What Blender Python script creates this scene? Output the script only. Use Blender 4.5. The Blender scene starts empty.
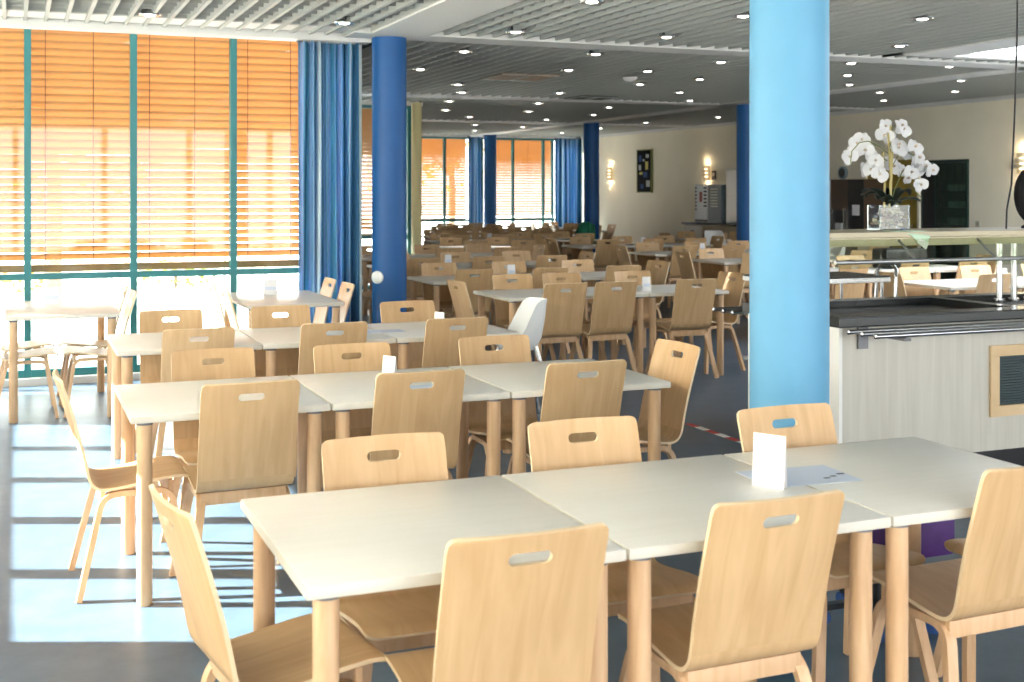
import bpy, bmesh, math, random
from mathutils import Vector, Matrix
R = math.radians
rnd = random.Random(7)
S = bpy.context.scene
COL = S.collection

# ------------------------------------------------------------------ camera
cam = bpy.data.cameras.new('camera'); camo = bpy.data.objects.new('camera', cam); COL.objects.link(camo)
camo.location = (0, 0, 1.555)
camo.rotation_euler = (R(90), 0, R(-22.05))
cam.sensor_width = 36.0
cam.lens = 1229.0 / 1024 * 36
cam.shift_y = -(341 - 192) / 1024
cam.clip_end = 300
cam.dof.use_dof = True
cam.dof.focus_distance = 5.6
cam.dof.aperture_fstop = 5.0
S.camera = camo

# ------------------------------------------------------------------ world, sun, exposure
w = bpy.data.worlds.new('sky'); S.world = w; w.use_nodes = True
bg = w.node_tree.nodes['Background']
bg.inputs[0].default_value = (0.94, 0.97, 1.0, 1)
bg.inputs[1].default_value = 2.3
sun = bpy.data.lights.new('sun', 'SUN'); suno = bpy.data.objects.new('sun', sun); COL.objects.link(suno)
sun.energy = 18.0; sun.angle = R(0.6); sun.color = (1.0, 0.95, 0.87)
suno.rotation_euler = Vector((0.927, -0.375, -0.50)).to_track_quat('-Z', 'Y').to_euler()
suno.location = (-8, 14, 9)
S.view_settings.view_transform = 'Standard'
S.view_settings.look = 'None'
S.view_settings.exposure = 1.9
S.view_settings.gamma = 1.0
S.view_settings.use_curve_mapping = False

# ------------------------------------------------------------------ materials
MATS = {}
def base_mat(name):
    m = bpy.data.materials.new(name); m.use_nodes = True
    nt = m.node_tree; b = nt.nodes['Principled BSDF']
    MATS[name] = m
    return m, nt, b
def plain(name, col, rough=0.5, metal=0.0, emit=None, estr=0.0, noise=0.0, nscale=20, spec=None):
    m, nt, b = base_mat(name)
    b.inputs['Base Color'].default_value = (*col, 1); b.inputs['Roughness'].default_value = rough
    b.inputs['Metallic'].default_value = metal
    if spec is not None: b.inputs['Specular IOR Level'].default_value = spec
    if emit:
        b.inputs['Emission Color'].default_value = (*emit, 1); b.inputs['Emission Strength'].default_value = estr
    if noise:
        n = nt.nodes.new('ShaderNodeTexNoise'); n.inputs['Scale'].default_value = nscale; n.inputs['Detail'].default_value = 3
        tc = nt.nodes.new('ShaderNodeTexCoord'); nt.links.new(tc.outputs['Object'], n.inputs['Vector'])
        r = nt.nodes.new('ShaderNodeValToRGB')
        r.color_ramp.elements[0].position = 0.3; r.color_ramp.elements[1].position = 0.7
        r.color_ramp.elements[0].color = (*[c * (1 - noise) for c in col], 1)
        r.color_ramp.elements[1].color = (*[min(1, c * (1 + noise)) for c in col], 1)
        nt.links.new(n.outputs['Fac'], r.inputs['Fac']); nt.links.new(r.outputs['Color'], b.inputs['Base Color'])
    return m
def wood(name, c0, c1, scale=(28, 3, 3), rough=0.42, vary=0.12, use_rand=True, coat=0.0):
    m, nt, b = base_mat(name)
    tc = nt.nodes.new('ShaderNodeTexCoord'); mp = nt.nodes.new('ShaderNodeMapping')
    mp.inputs['Scale'].default_value = scale
    oi = nt.nodes.new('ShaderNodeObjectInfo')
    va = nt.nodes.new('ShaderNodeVectorMath'); va.operation = 'ADD'
    cm = nt.nodes.new('ShaderNodeMath'); cm.operation = 'MULTIPLY'; cm.inputs[1].default_value = 13.0 if use_rand else 0.0
    nt.links.new(oi.outputs['Random'], cm.inputs[0])
    nt.links.new(tc.outputs['Object'], va.inputs[0]); nt.links.new(cm.outputs[0], va.inputs[1])
    nt.links.new(va.outputs[0], mp.inputs['Vector'])
    n = nt.nodes.new('ShaderNodeTexNoise'); n.inputs['Scale'].default_value = 1.0; n.inputs['Detail'].default_value = 5
    n.inputs['Distortion'].default_value = 0.8
    nt.links.new(mp.outputs[0], n.inputs['Vector'])
    r = nt.nodes.new('ShaderNodeValToRGB')
    r.color_ramp.elements[0].position = 0.32; r.color_ramp.elements[1].position = 0.68
    r.color_ramp.elements[0].color = (*c0, 1); r.color_ramp.elements[1].color = (*c1, 1)
    nt.links.new(n.outputs['Fac'], r.inputs['Fac'])
    hs = nt.nodes.new('ShaderNodeHueSaturation')
    mr = nt.nodes.new('ShaderNodeMapRange'); mr.inputs['To Min'].default_value = 1 - vary; mr.inputs['To Max'].default_value = 1 + vary * 0.6
    nt.links.new(oi.outputs['Random'], mr.inputs['Value']); nt.links.new(mr.outputs[0], hs.inputs['Value'])
    nt.links.new(r.outputs['Color'], hs.inputs['Color']); nt.links.new(hs.outputs['Color'], b.inputs['Base Color'])
    b.inputs['Roughness'].default_value = rough
    b.inputs['Coat Weight'].default_value = coat
    return m
def glassy(name, tint=(1, 1, 1), refl=0.08):
    m = bpy.data.materials.new(name); m.use_nodes = True; nt = m.node_tree
    nt.nodes.remove(nt.nodes['Principled BSDF']); out = nt.nodes['Material Output']
    t = nt.nodes.new('ShaderNodeBsdfTransparent'); t.inputs[0].default_value = (*tint, 1)
    g = nt.nodes.new('ShaderNodeBsdfGlossy'); g.inputs['Roughness'].default_value = 0.03
    lwt = nt.nodes.new('ShaderNodeLayerWeight'); lwt.inputs['Blend'].default_value = 0.5
    pw = nt.nodes.new('ShaderNodeMath'); pw.operation = 'POWER'; pw.inputs[1].default_value = 3.5
    lw = nt.nodes.new('ShaderNodeMath'); lw.operation = 'MULTIPLY_ADD'; lw.inputs[1].default_value = 0.55; lw.inputs[2].default_value = refl * 0.5
    nt.links.new(lwt.outputs['Facing'], pw.inputs[0]); nt.links.new(pw.outputs[0], lw.inputs[0])
    mx = nt.nodes.new('ShaderNodeMixShader')
    nt.links.new(lw.outputs[0], mx.inputs[0]); nt.links.new(t.outputs[0], mx.inputs[1]); nt.links.new(g.outputs[0], mx.inputs[2])
    nt.links.new(mx.outputs[0], out.inputs[0]); MATS[name] = m
    return m
def translucent(name, col, tcol, fac=0.5, noise=None):
    m = bpy.data.materials.new(name); m.use_nodes = True; nt = m.node_tree
    nt.nodes.remove(nt.nodes['Principled BSDF']); out = nt.nodes['Material Output']
    d = nt.nodes.new('ShaderNodeBsdfDiffuse'); d.inputs[0].default_value = (*col, 1)
    t = nt.nodes.new('ShaderNodeBsdfTranslucent'); t.inputs[0].default_value = (*tcol, 1)
    mx = nt.nodes.new('ShaderNodeMixShader'); mx.inputs[0].default_value = fac
    nt.links.new(d.outputs[0], mx.inputs[1]); nt.links.new(t.outputs[0], mx.inputs[2]); nt.links.new(mx.outputs[0], out.inputs[0])
    MATS[name] = m
    return m

wood('ply', (0.565, 0.355, 0.175), (0.66, 0.44, 0.235), (26, 3, 3), 0.40, 0.14)
plain('ply_edge', (0.78, 0.60, 0.38), 0.5)
wood('leg_wood', (0.60, 0.37, 0.20), (0.72, 0.48, 0.29), (30, 30, 3), 0.45, 0.08)
wood('top_wood', (0.88, 0.845, 0.79), (0.91, 0.88, 0.835), (3, 40, 3), 0.34, 0.02)
plain('top_edge', (0.68, 0.63, 0.54), 0.45)
plain('rubber', (0.05, 0.05, 0.055), 0.7)
plain('bracket', (0.18, 0.18, 0.19), 0.45, 0.6)
plain('lattice', (0.39, 0.41, 0.40), 0.55)
plain('beam', (0.66, 0.66, 0.65), 0.6)
plain('slab', (0.12, 0.13, 0.13), 0.8)
plain('cream_wall', (0.83, 0.775, 0.64), 0.75, noise=0.025, nscale=2)
plain('white_wall', (0.85, 0.84, 0.81), 0.7)
plain('teal', (0.018, 0.19, 0.21), 0.4)
plain('blue_column', (0.002, 0.085, 0.29), 0.5, noise=0.03, nscale=6)
plain('light_column', (0.125, 0.36, 0.57), 0.5, noise=0.03, nscale=6)
plain('yellow_post', (0.62, 0.54, 0.28), 0.6)
plain('chrome', (0.50, 0.51, 0.52), 0.20, 1.0)
plain('steel', (0.45, 0.46, 0.46), 0.35, 0.9)
plain('black', (0.012, 0.012, 0.014), 0.35)
plain('black_top', (0.014, 0.016, 0.017), 0.22)
plain('edge_dark', (0.055, 0.06, 0.06), 0.4)
plain('matte_black', (0.012, 0.012, 0.013), 0.85, spec=0.2)
plain('white_plastic', (0.85, 0.85, 0.84), 0.35)
plain('paper', (0.88, 0.88, 0.90), 0.7)
plain('paper_blue', (0.70, 0.76, 0.90), 0.6)
plain('ink', (0.10, 0.12, 0.18), 0.7)
plain('purple', (0.07, 0.015, 0.15), 0.6, noise=0.1, nscale=40)
plain('lilac', (0.48, 0.30, 0.66), 0.4)
plain('pale_green', (0.55, 0.72, 0.55), 0.45)
plain('green_cloth', (0.02, 0.22, 0.13), 0.75, noise=0.15, nscale=18)
wood('counter_panel', (0.52, 0.49, 0.42), (0.59, 0.56, 0.49), (22, 22, 1.2), 0.5, 0.0, False)
wood('maple', (0.62, 0.43, 0.23), (0.72, 0.53, 0.31), (5, 20, 5), 0.45, 0.05)
plain('dark_grille', (0.035, 0.06, 0.065), 0.45, 0.3)
plain('shelf_board', (0.56, 0.49, 0.34), 0.4, noise=0.05, nscale=5)
glassy('pane', (0.97, 0.99, 0.98), 0.06)
glassy('guard', (0.90, 0.93, 0.86), 0.10)
m, nt, b = base_mat('vase_glass'); b.inputs['Base Color'].default_value = (0.95, 1, 0.98, 1); b.inputs['Roughness'].default_value = 0.02; b.inputs['Transmission Weight'].default_value = 1.0; b.inputs['IOR'].default_value = 1.3
plain('bark', (0.42, 0.32, 0.24), 0.8, noise=0.35, nscale=60)
translucent('petal', (0.82, 0.82, 0.84), (0.75, 0.75, 0.78), 0.3)
plain('petal_heart', (0.62, 0.52, 0.42), 0.6)
plain('orchid_leaf', (0.008, 0.016, 0.010), 0.4)
plain('stem', (0.50, 0.42, 0.17), 0.6)
plain('twig', (0.20, 0.23, 0.07), 0.6)
plain('brass', (0.72, 0.62, 0.44), 0.35, 0.4)
plain('lamp_glow', (1, 0.9, 0.7), 0.5, emit=(1.0, 0.80, 0.48), estr=2.2)
plain('art_black', (0.012, 0.014, 0.02), 0.9, spec=0.1)
plain('art_yellow', (0.52, 0.48, 0.18), 0.9, spec=0.1)
plain('art_grey', (0.42, 0.47, 0.46), 0.9, spec=0.1)
plain('art_blue', (0.05, 0.09, 0.22), 0.9, spec=0.1)
plain('mustard', (0.30, 0.21, 0.035), 0.5, noise=0.05, nscale=3)
plain('dark_green', (0.010, 0.035, 0.028), 0.35)
glassy('dark_pane', (0.55, 0.72, 0.68), 0.12)
plain('cabinet_inside', (0.10, 0.16, 0.15), 0.6)
plain('glassware', (0.32, 0.42, 0.40), 0.15)
plain('brown_machine', (0.075, 0.045, 0.025), 0.35)
plain('book_blue', (0.03, 0.09, 0.30), 0.6)
plain('vend_white', (0.62, 0.67, 0.70), 0.4)
plain('vend_dark', (0.10, 0.14, 0.17), 0.3)
plain('vend_print', (0.50, 0.52, 0.42), 0.5)
plain('vend_red', (0.25, 0.05, 0.05), 0.5)
plain('drawer', (0.66, 0.63, 0.56), 0.5)
plain('beige', (0.40, 0.33, 0.23), 0.6)
plain('blue_grey', (0.22, 0.29, 0.33), 0.5)
plain('lamp_metal', (0.75, 0.75, 0.74), 0.22, 0.9)
plain('bulb', (1, 0.97, 0.9), 0.4, emit=(1.0, 0.95, 0.86), estr=3)
plain('skylight', (0.9, 0.95, 1), 0.5, emit=(0.93, 0.97, 1.0), estr=3.2)
plain('hatch_brown', (0.36, 0.24, 0.15), 0.6, noise=0.25, nscale=7)
plain('hatch_dark', (0.06, 0.06, 0.055), 0.7)
plain('tape_red', (0.52, 0.05, 0.05), 0.6)
plain('tape_white', (0.82, 0.82, 0.80), 0.6)
plain('paving', (0.62, 0.61, 0.57), 0.85, noise=0.12, nscale=1.2)
plain('lawn', (0.20, 0.24, 0.09), 0.9, noise=0.3, nscale=3)
wood('deck', (0.30, 0.31, 0.27), (0.40, 0.40, 0.35), (1, 10, 10), 0.7, 0.1)
plain('rail_grey', (0.55, 0.60, 0.63), 0.5)
plain('tree_bark', (0.16, 0.11, 0.07), 0.85, noise=0.3, nscale=15)
translucent('leaf_gold', (0.42, 0.30, 0.07), (0.55, 0.38, 0.06), 0.5)
translucent('leaf_green', (0.18, 0.22, 0.06), (0.30, 0.34, 0.07), 0.5)
translucent('slat_orange', (0.50, 0.32, 0.16), (0.50, 0.285, 0.125), 0.40)
plain('slat_brown', (0.28, 0.15, 0.05), 0.5)
plain('cord', (0.10, 0.05, 0.03), 0.6)
translucent('diffusing_shade', (0.86, 0.85, 0.82), (0.86, 0.84, 0.80), 0.6)  # cloth of the unseen shades added to spread sunlight over the front tables
plain('wire_black', (0.01, 0.01, 0.01), 0.5)
# floor: blue linoleum, faint marbling, soft sheen
m, nt, b = base_mat('lino')
tc = nt.nodes.new('ShaderNodeTexCoord'); n = nt.nodes.new('ShaderNodeTexNoise'); n.inputs['Scale'].default_value = 5; n.inputs['Detail'].default_value = 8; n.inputs['Roughness'].default_value = 0.7
r = nt.nodes.new('ShaderNodeValToRGB'); r.color_ramp.elements[0].position = 0.3; r.color_ramp.elements[1].position = 0.7
r.color_ramp.elements[0].color = (0.050, 0.088, 0.134, 1); r.color_ramp.elements[1].color = (0.085, 0.131, 0.187, 1)
nt.links.new(tc.outputs['Object'], n.inputs['Vector']); nt.links.new(n.outputs['Fac'], r.inputs['Fac']); nt.links.new(r.outputs['Color'], b.inputs['Base Color'])
b.inputs['Roughness'].default_value = 0.36; b.inputs['Specular IOR Level'].default_value = 0.45
# curtain: vertical stripes of pale blue, teal and navy
m, nt, b = base_mat('curtain_cloth')
tc = nt.nodes.new('ShaderNodeTexCoord'); sx = nt.nodes.new('ShaderNodeSeparateXYZ'); ad = nt.nodes.new('ShaderNodeMath'); ad.operation = 'MULTIPLY'; ad.inputs[1].default_value = 1
nt.links.new(tc.outputs['UV'], sx.inputs[0])
n = nt.nodes.new('ShaderNodeTexNoise'); n.noise_dimensions = '1D'; n.inputs['Scale'].default_value = 11; n.inputs['Detail'].default_value = 2.5
nt.links.new(sx.outputs['X'], n.inputs['W'])
r = nt.nodes.new('ShaderNodeValToRGB')
e = r.color_ramp.elements; e[0].position = 0.34; e[0].color = (0.04, 0.15, 0.30, 1); e[1].position = 0.66; e[1].color = (0.66, 0.78, 0.84, 1)
x_ = r.color_ramp.elements.new(0.45); x_.color = (0.10, 0.36, 0.54, 1)
x_ = r.color_ramp.elements.new(0.54); x_.color = (0.25, 0.43, 0.74, 1)
nt.links.new(n.outputs['Fac'], r.inputs['Fac'])
d = nt.nodes.new('ShaderNodeBsdfTranslucent'); mx = nt.nodes.new('ShaderNodeMixShader'); mx.inputs[0].default_value = 0.35
nt.links.new(r.outputs['Color'], b.inputs['Base Color']); nt.links.new(r.outputs['Color'], d.inputs[0]); b.inputs['Roughness'].default_value = 0.7
out = nt.nodes['Material Output']
nt.links.new(b.outputs[0], mx.inputs[1]); nt.links.new(d.outputs[0], mx.inputs[2]); nt.links.new(mx.outputs[0], out.inputs[0])

# ------------------------------------------------------------------ helpers
class MB:
    def __init__(s): s.v = []; s.f = []; s.m = []
    def add(s, vs, fs, mi=0):
        o = len(s.v); s.v += [tuple(p) for p in vs]; s.f += [tuple(o + i for i in f) for f in fs]; s.m += [mi] * len(fs)
        return s
    def box(s, x0, x1, y0, y1, z0, z1, mi=0, M=None):
        vs = [Vector((x, y, z)) for z in (z0, z1) for y in (y0, y1) for x in (x0, x1)]
        if M: vs = [M @ p for p in vs]
        return s.add(vs, [(0, 2, 3, 1), (4, 5, 7, 6), (0, 1, 5, 4), (2, 6, 7, 3), (0, 4, 6, 2), (1, 3, 7, 5)], mi)
    def cyl(s, p0, p1, r0, r1=None, n=12, mi=0, cap=True):
        r1 = r0 if r1 is None else r1
        p0 = Vector(p0); p1 = Vector(p1); q = (p1 - p0).to_track_quat('Z', 'Y')
        vs = []
        for p, r_ in ((p0, r0), (p1, r1)):
            for i in range(n):
                a = 2 * math.pi * i / n; vs.append(p + q @ Vector((r_ * math.cos(a), r_ * math.sin(a), 0)))
        fs = [(i, (i + 1) % n, n + (i + 1) % n, n + i) for i in range(n)]
        if cap: fs += [tuple(range(n - 1, -1, -1)), tuple(range(n, 2 * n))]
        return s.add(vs, fs, mi)
    def tube(s, pts, r, n=8, mi=0):
        pts = [Vector(p) for p in pts]; k = len(pts); vs = []
        up = None
        for i, p in enumerate(pts):
            t = (pts[min(i + 1, k - 1)] - pts[max(i - 1, 0)]).normalized()
            if up is None:
                up = Vector((0, 0, 1)) if abs(t.z) < 0.9 else Vector((1, 0, 0))
            a_ = (up - t * up.dot(t)).normalized(); up = a_; b_ = t.cross(a_)
            rr = r[i] if isinstance(r, (list, tuple)) else r
            for j in range(n):
                an = 2 * math.pi * j / n; vs.append(p + a_ * rr * math.cos(an) + b_ * rr * math.sin(an))
        fs = [(i * n + j, i * n + (j + 1) % n, (i + 1) * n + (j + 1) % n, (i + 1) * n + j) for i in range(k - 1) for j in range(n)]
        fs += [tuple(range(n - 1, -1, -1)), tuple(range((k - 1) * n, k * n))]
        return s.add(vs, fs, mi)
    def lathe(s, prof, n=20, c=(0, 0, 0), mi=0):
        c = Vector(c); vs = []
        for (r_, z) in prof:
            for j in range(n):
                a = 2 * math.pi * j / n; vs.append(c + Vector((r_ * math.cos(a), r_ * math.sin(a), z)))
        k = len(prof)
        fs = [(i * n + j, i * n + (j + 1) % n, (i + 1) * n + (j + 1) % n, (i + 1) * n + j) for i in range(k - 1) for j in range(n)]
        fs += [tuple(range(n - 1, -1, -1)), tuple(range((k - 1) * n, k * n))]
        return s.add(vs, fs, mi)
    def strip(s, pts, lat, w, t, mi=0):
        """rectangular section swept along pts; lat = lateral unit vectors, w lateral width, t thickness"""
        pts = [Vector(p) for p in pts]; k = len(pts); vs = []; lat = Vector(lat)
        for i, p in enumerate(pts):
            tn = (pts[min(i + 1, k - 1)] - pts[max(i - 1, 0)]).normalized()
            la = (lat - tn * lat.dot(tn)).normalized(); nn = tn.cross(la)
            for (a, b_) in ((-1, -1), (1, -1), (1, 1), (-1, 1)): vs.append(p + la * (a * w / 2) + nn * (b_ * t / 2))
        fs = [(i * 4 + j, i * 4 + (j + 1) % 4, (i + 1) * 4 + (j + 1) % 4, (i + 1) * 4 + j) for i in range(k - 1) for j in range(4)]
        fs += [(3, 2, 1, 0), tuple(range((k - 1) * 4, k * 4))]
        return s.add(vs, fs, mi)
    def mesh(s, name, mats, smooth=None, bevel=0.0):
        me = bpy.data.meshes.new(name); me.from_pydata(s.v, [], s.f)
        for x in (mats if isinstance(mats, (list, tuple)) else [mats]): me.materials.append(MATS[x])
        me.polygons.foreach_set('material_index', s.m)
        bm = bmesh.new(); bm.from_mesh(me)
        bmesh.ops.recalc_face_normals(bm, faces=bm.faces)
        if bevel:
            bmesh.ops.bevel(bm, geom=list(bm.edges), offset=bevel, segments=2, affect='EDGES', profile=0.6, clamp_overlap=True)
        bm.to_mesh(me); bm.free()
        if smooth is not None:
            me.polygons.foreach_set('use_smooth', [True] * len(me.polygons)); me.set_sharp_from_angle(angle=R(smooth))
        return me
    def obj(s, name, mats, parent=None, smooth=None, bevel=0.0):
        return link(name, s.mesh(name, mats, smooth, bevel), parent)
def link(name, me, parent=None):
    o = bpy.data.objects.new(name, me); COL.objects.link(o)
    if parent: o.parent = parent
    return o
def thing(name, label, cat, loc=(0, 0, 0), rz=0.0, group=None):
    o = bpy.data.objects.new(name, None); COL.objects.link(o); o.empty_display_size = 0.1
    o.location = loc; o.rotation_euler = (0, 0, rz)
    return tag(o, label, cat, group)
def tag(o, label, cat, group=None):
    o['label'] = label; o['category'] = cat
    if group: o['group'] = group
    return o
def struct(o, label=None, cat=None):
    o['kind'] = 'structure'
    if label: o['label'] = label
    if cat: o['category'] = cat
    return o
def stuff(o): o['kind'] = 'stuff'; return o
def B(*a, **k): return MB().box(*a, **k)

# ------------------------------------------------------------------ the room shell
CEIL = 2.91
YW = 10.60            # window wall of the near hall
XL = -1.6             # left wall
XR = 13.0             # right wall
YB = -4.0             # wall behind the camera
YF = 27.5             # far wall
fl = MB(); fl.box(XL, XR, YB, YW, -0.1, 0); fl.box(2.9, XR, YW, YF, -0.1, 0)
struct(fl.obj('floor', 'lino'), 'blue grey linoleum floor with a soft sheen', 'floor')

sl = MB(); sl.box(XL - 0.2, XR + 0.2, YB - 0.2, YW + 0.2, 3.25, 3.4); sl.box(2.9, XR + 0.2, YW + 0.2, YF + 0.2, 3.25, 3.4)
ceil = struct(sl.obj('ceiling', 'slab'), 'suspended ceiling of pale open grid panels between white beams', 'ceiling')

# beams of the suspended ceiling
def beam(x0, x1, y0, y1, z0=2.895, z1=2.97):
    return B(x0, x1, y0, y1, z0, z1).obj('ceiling_beam', 'beam', ceil)
for (y0, y1) in ((4.0, 4.35),):
    beam(XL, XR, y0, y1)
for (y0, y1) in ((10.05, 10.42), (16.3, 16.65), (21.95, 22.3)):
    beam(2.65 if y0 < 11 else 2.9, XR, y0, y1)
beam(XL, 2.65, 10.05, 10.40, 2.93, 2.97)
beam(2.80, 3.30, YB, 10.05); beam(10.05, 10.40, YB, YF)
beam(XL, 2.9, 10.44, YW + 0.02, 2.865, 2.935)
# open cell grid: one joined panel per bay
def bay(x0, x1, y0, y1):
    g = MB(); px = 0.15; py = 0.20
    n = int((x1 - x0) / px)
    for i in range(n + 1):
        x = x0 + (x1 - x0) * i / max(1, n); g.box(x - 0.014, x + 0.014, y0, y1, CEIL, CEIL + 0.10)
    n = int((y1 - y0) / py)
    for i in range(n + 1):
        y = y0 + (y1 - y0) * i / max(1, n); g.box(x0, x1, y - 0.006, y + 0.006, CEIL + 0.028, CEIL + 0.10)
    o = g.obj('ceiling_grid', 'lattice', ceil); stuff(o)
xs = [(XL + 0.02, 2.80), (3.30, 10.05), (10.40, XR)]
ys = [(-3.9, 4.0), (4.35, 10.05), (10.42, 16.3), (16.65, 21.95), (22.3, YF)]
for bi, (a, b_) in enumerate(xs):
    for bj, (c, d_) in enumerate(ys):
        if bi == 0:
            if bj == 0: bay(a, b_, c, d_)
            if bj == 1: bay(a, b_, c, 10.44)
            continue
        if bi == 1 and bj == 1: bay(a, 8.1, c, d_); bay(8.1, b_, 9.75, d_); continue
        if bi == 2 and bj == 1: bay(12.8, b_, c, d_); continue
        bay(a, b_, c, d_)
# recess cladding round the luminous panel
fr = MB(); fr.box(8.1, 8.60, 4.35, 9.75, 2.895, 2.97); fr.box(8.6, 12.8, 9.62, 9.75, 2.895, 2.97); fr.box(12.5, 12.8, 4.35, 9.62, 2.895, 2.97); fr.box(8.6, 12.5, 4.35, 4.9, 2.895, 2.97)
fr.obj('ceiling_panel_frame', 'beam', ceil)
t = thing('luminous_panel', 'large glowing white panel in the ceiling above the counter', 'light panel', (10.55, 7.26, 2.93))
B(-1.95, 1.95, -2.36, 2.36, 0, 0.02).obj('diffuser', 'skylight', t)
fr = MB()
for x in (-1.95, 1.91): fr.box(x, x + 0.04, -2.36, 2.36, -0.01, 0.0)
for y in (-2.36, 2.32): fr.box(-1.95, 1.95, y, y + 0.04, -0.01, 0.0)
fr.obj('frame', 'beam', t)

# walls
wr = MB(); wr.box(XR, XR + 0.2, YB, 14.21, 0, 3.3); wr.box(XR, XR + 0.2, 15.20, YF + 0.2, 0, 3.3); wr.box(XR, XR + 0.2, 14.21, 15.20, 2.04, 3.3)
struct(wr.obj('wall_right', 'cream_wall'), 'cream painted wall with sconces and doors', 'wall')
struct(B(XR - 0.05, XR - 0.001, YB, YF, 2.86, 2.94).obj('trim_1', 'beam'), 'pale shadow trim along the top of the cream wall', 'trim')
bw = MB(); bw.box(XL - 0.2, XR + 0.2, YB - 0.2, YB, 0, 0.4); bw.box(XL - 0.2, XR + 0.2, YB - 0.2, YB, 2.8, 3.3)
bwo = struct(bw.obj('wall_back', 'white_wall'), 'white wall strip behind the viewpoint with wide windows', 'wall')
for i in range(10):
    x = XL + i * (XR - XL) / 9; B(x - 0.05, x + 0.05, YB - 0.12, YB - 0.02, 0.4, 2.8).obj('mullion', 'teal', bwo)
# recess side walls and far side wall (mostly hidden)
struct(B(2.70, 2.90, YW + 0.16, 17.95, 0, 3.3).obj('wall_recess', 'white_wall'), 'white return wall behind the blue curtain', 'wall')

def poly_wall(name, p0, p1, th, z0, z1, mat, label):
    p0 = Vector(p0); p1 = Vector(p1); d = (p1 - p0); L = d.length; a = math.atan2(d.y, d.x)
    o = B(0, L, 0, th, z0, z1).obj(name, mat); o.location = (p0.x, p0.y, 0); o.rotation_euler = (0, 0, a)
    return struct(o, label, 'wall')
poly_wall('wall_far_left', (5.70, 18.0), (8.55, YF), 0.2, 0, 3.3, 'white_wall', 'white side wall beyond the yellow post')

# ---- windows with teal frames
WN = [0]
def window_wall(name, X, Y, ang, edges, sill, transom, head, label, bottom_open=True, depth=0.09, mw=0.055):
    """frame along local x at (X,Y); local -y is indoors"""
    WN[0] += 1
    o = bpy.data.objects.new('window_%d' % WN[0], None); COL.objects.link(o); o.location = (X, Y, 0); o.rotation_euler = (0, 0, ang)
    struct(o, label, 'window')
    x0, x1 = edges[0], edges[-1]
    for x in edges: B(x - mw / 2, x + mw / 2, -depth / 2, depth / 2, sill, head).obj('mullion', 'teal', o, bevel=0.004)
    for i in range(len(edges) - 1):
        a, b_ = edges[i] + mw / 2, edges[i + 1] - mw / 2
        for z, h in ((sill, 0.06), (transom, 0.05), (head - 0.05, 0.05)):
            B(a, b_, -depth / 2 + 0.006, depth / 2 - 0.006, z, z + h).obj('frame_rail', 'teal', o)
        B(a, b_, -0.005, 0.005, sill + 0.06, transom).obj('pane', 'pane', o)
        B(a, b_, -0.005, 0.005, transom + 0.05, head - 0.05).obj('pane', 'pane', o)
    return o
window_wall('w', 0.10, YW + 0.07, 0, [-1.64, -0.82, 0, 0.82, 1.64, 2.46, 2.68], 0.06, 0.845, 2.965, 'teal framed window front with orange blinds along the left')
cv = MB(); cv.box(XL - 0.2, 2.9, YW + 0.0, YW + 0.2, 2.965, 3.3)
struct(cv.obj('trim_2', 'white_wall'), 'white header above the near window front', 'trim')
struct(B(XL, 2.9, YW - 0.03, YW + 0.14, 0, 0.06).obj('baseboard_window', 'beam'), 'white sill strip at the foot of the window front', 'baseboard')
# far wall
fw = MB(); fw.box(8.3, XR, YF, YF + 0.2, 2.86, 3.3); fw.box(8.3, 8.62, YF, YF + 0.2, 0, 3.3); fw.box(12.85, XR, YF, YF + 0.2, 0, 3.3)
struct(fw.obj('wall_far', 'white_wall'), 'far wall around the distant blinds', 'wall')
window_wall('w', 8.64, YF + 0.08, 0, [0, 0.80, 1.45, 1.75], 0.1, 0.85, 2.86, 'far window with dark teal frame left of the distant column')
window_wall('w', 10.39, YF + 0.08, 0, [0, 0.80, 1.60, 1.85, 2.46], 0.1, 0.85, 2.86, 'far window with dark teal frame right of the distant column')
# recess window wall
rw = MB(); rw.box(2.7, 5.75, 17.8, 17.98, 2.86, 3.3); rw.box(2.7, 5.75, 17.8, 17.98, 0, 0.1)
struct(rw.obj('wall_recess_end', 'white_wall'), 'end wall glimpsed between curtain and column', 'wall')
window_wall('w', 2.95, 17.88, 0, [0, 0.9, 1.8, 2.6], 0.1, 0.85, 2.86, 'narrow window glimpsed between curtain and blue column')
yp = MB(); yp.lathe([(0.075, 0), (0.075, 2.9)], 20)
o = yp.obj('corner_post', 'yellow_post', smooth=40); o.location = (5.62, 17.70, 0)
tag(o, 'slim mustard yellow post just right of the dark blue column', 'post')
# left wall, out of frame: parapet, mullions, roller shades added to soften and limit the sun
lw_ = MB(); lw_.box(XL - 0.2, XL, YB, YW + 0.2, 0, 0.86); lw_.box(XL - 0.2, XL, YB, YW + 0.2, 2.85, 3.3); lw_.box(XL - 0.2, XL, 9.75, YW + 0.2, 0.86, 2.85); lw_.box(XL - 0.2, XL, YB, -3.6, 0.86, 2.85)
struct(lw_.obj('wall_left', 'white_wall'), 'white window wall along the left side', 'wall')
ed = [-3.6 + 0.88 * i for i in range(16)]
le = bpy.data.objects.new('window_left', None); COL.objects.link(le)
WN[0] += 1; le.name = 'window_%d' % WN[0]; struct(le, 'teal framed side windows with unseen shades added to soften the sun', 'window')
for y in ed + [9.75]: B(XL - 0.14, XL - 0.04, y - 0.05, y + 0.05, 0.86, 2.85).obj('mullion', 'teal', le)
for i in range(15):
    y0, y1 = ed[i] + 0.05, ed[i + 1] - 0.05
    B(XL - 0.1, XL - 0.09, y0, y1, 0.86, 2.85).obj('pane', 'pane', le)
    low = 0.87 if y1 < 5.2 else 1.62
    B(XL - 0.07, XL - 0.066, y0, y1, low, 2.85).obj('added_shade', 'diffusing_shade', le)

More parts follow.
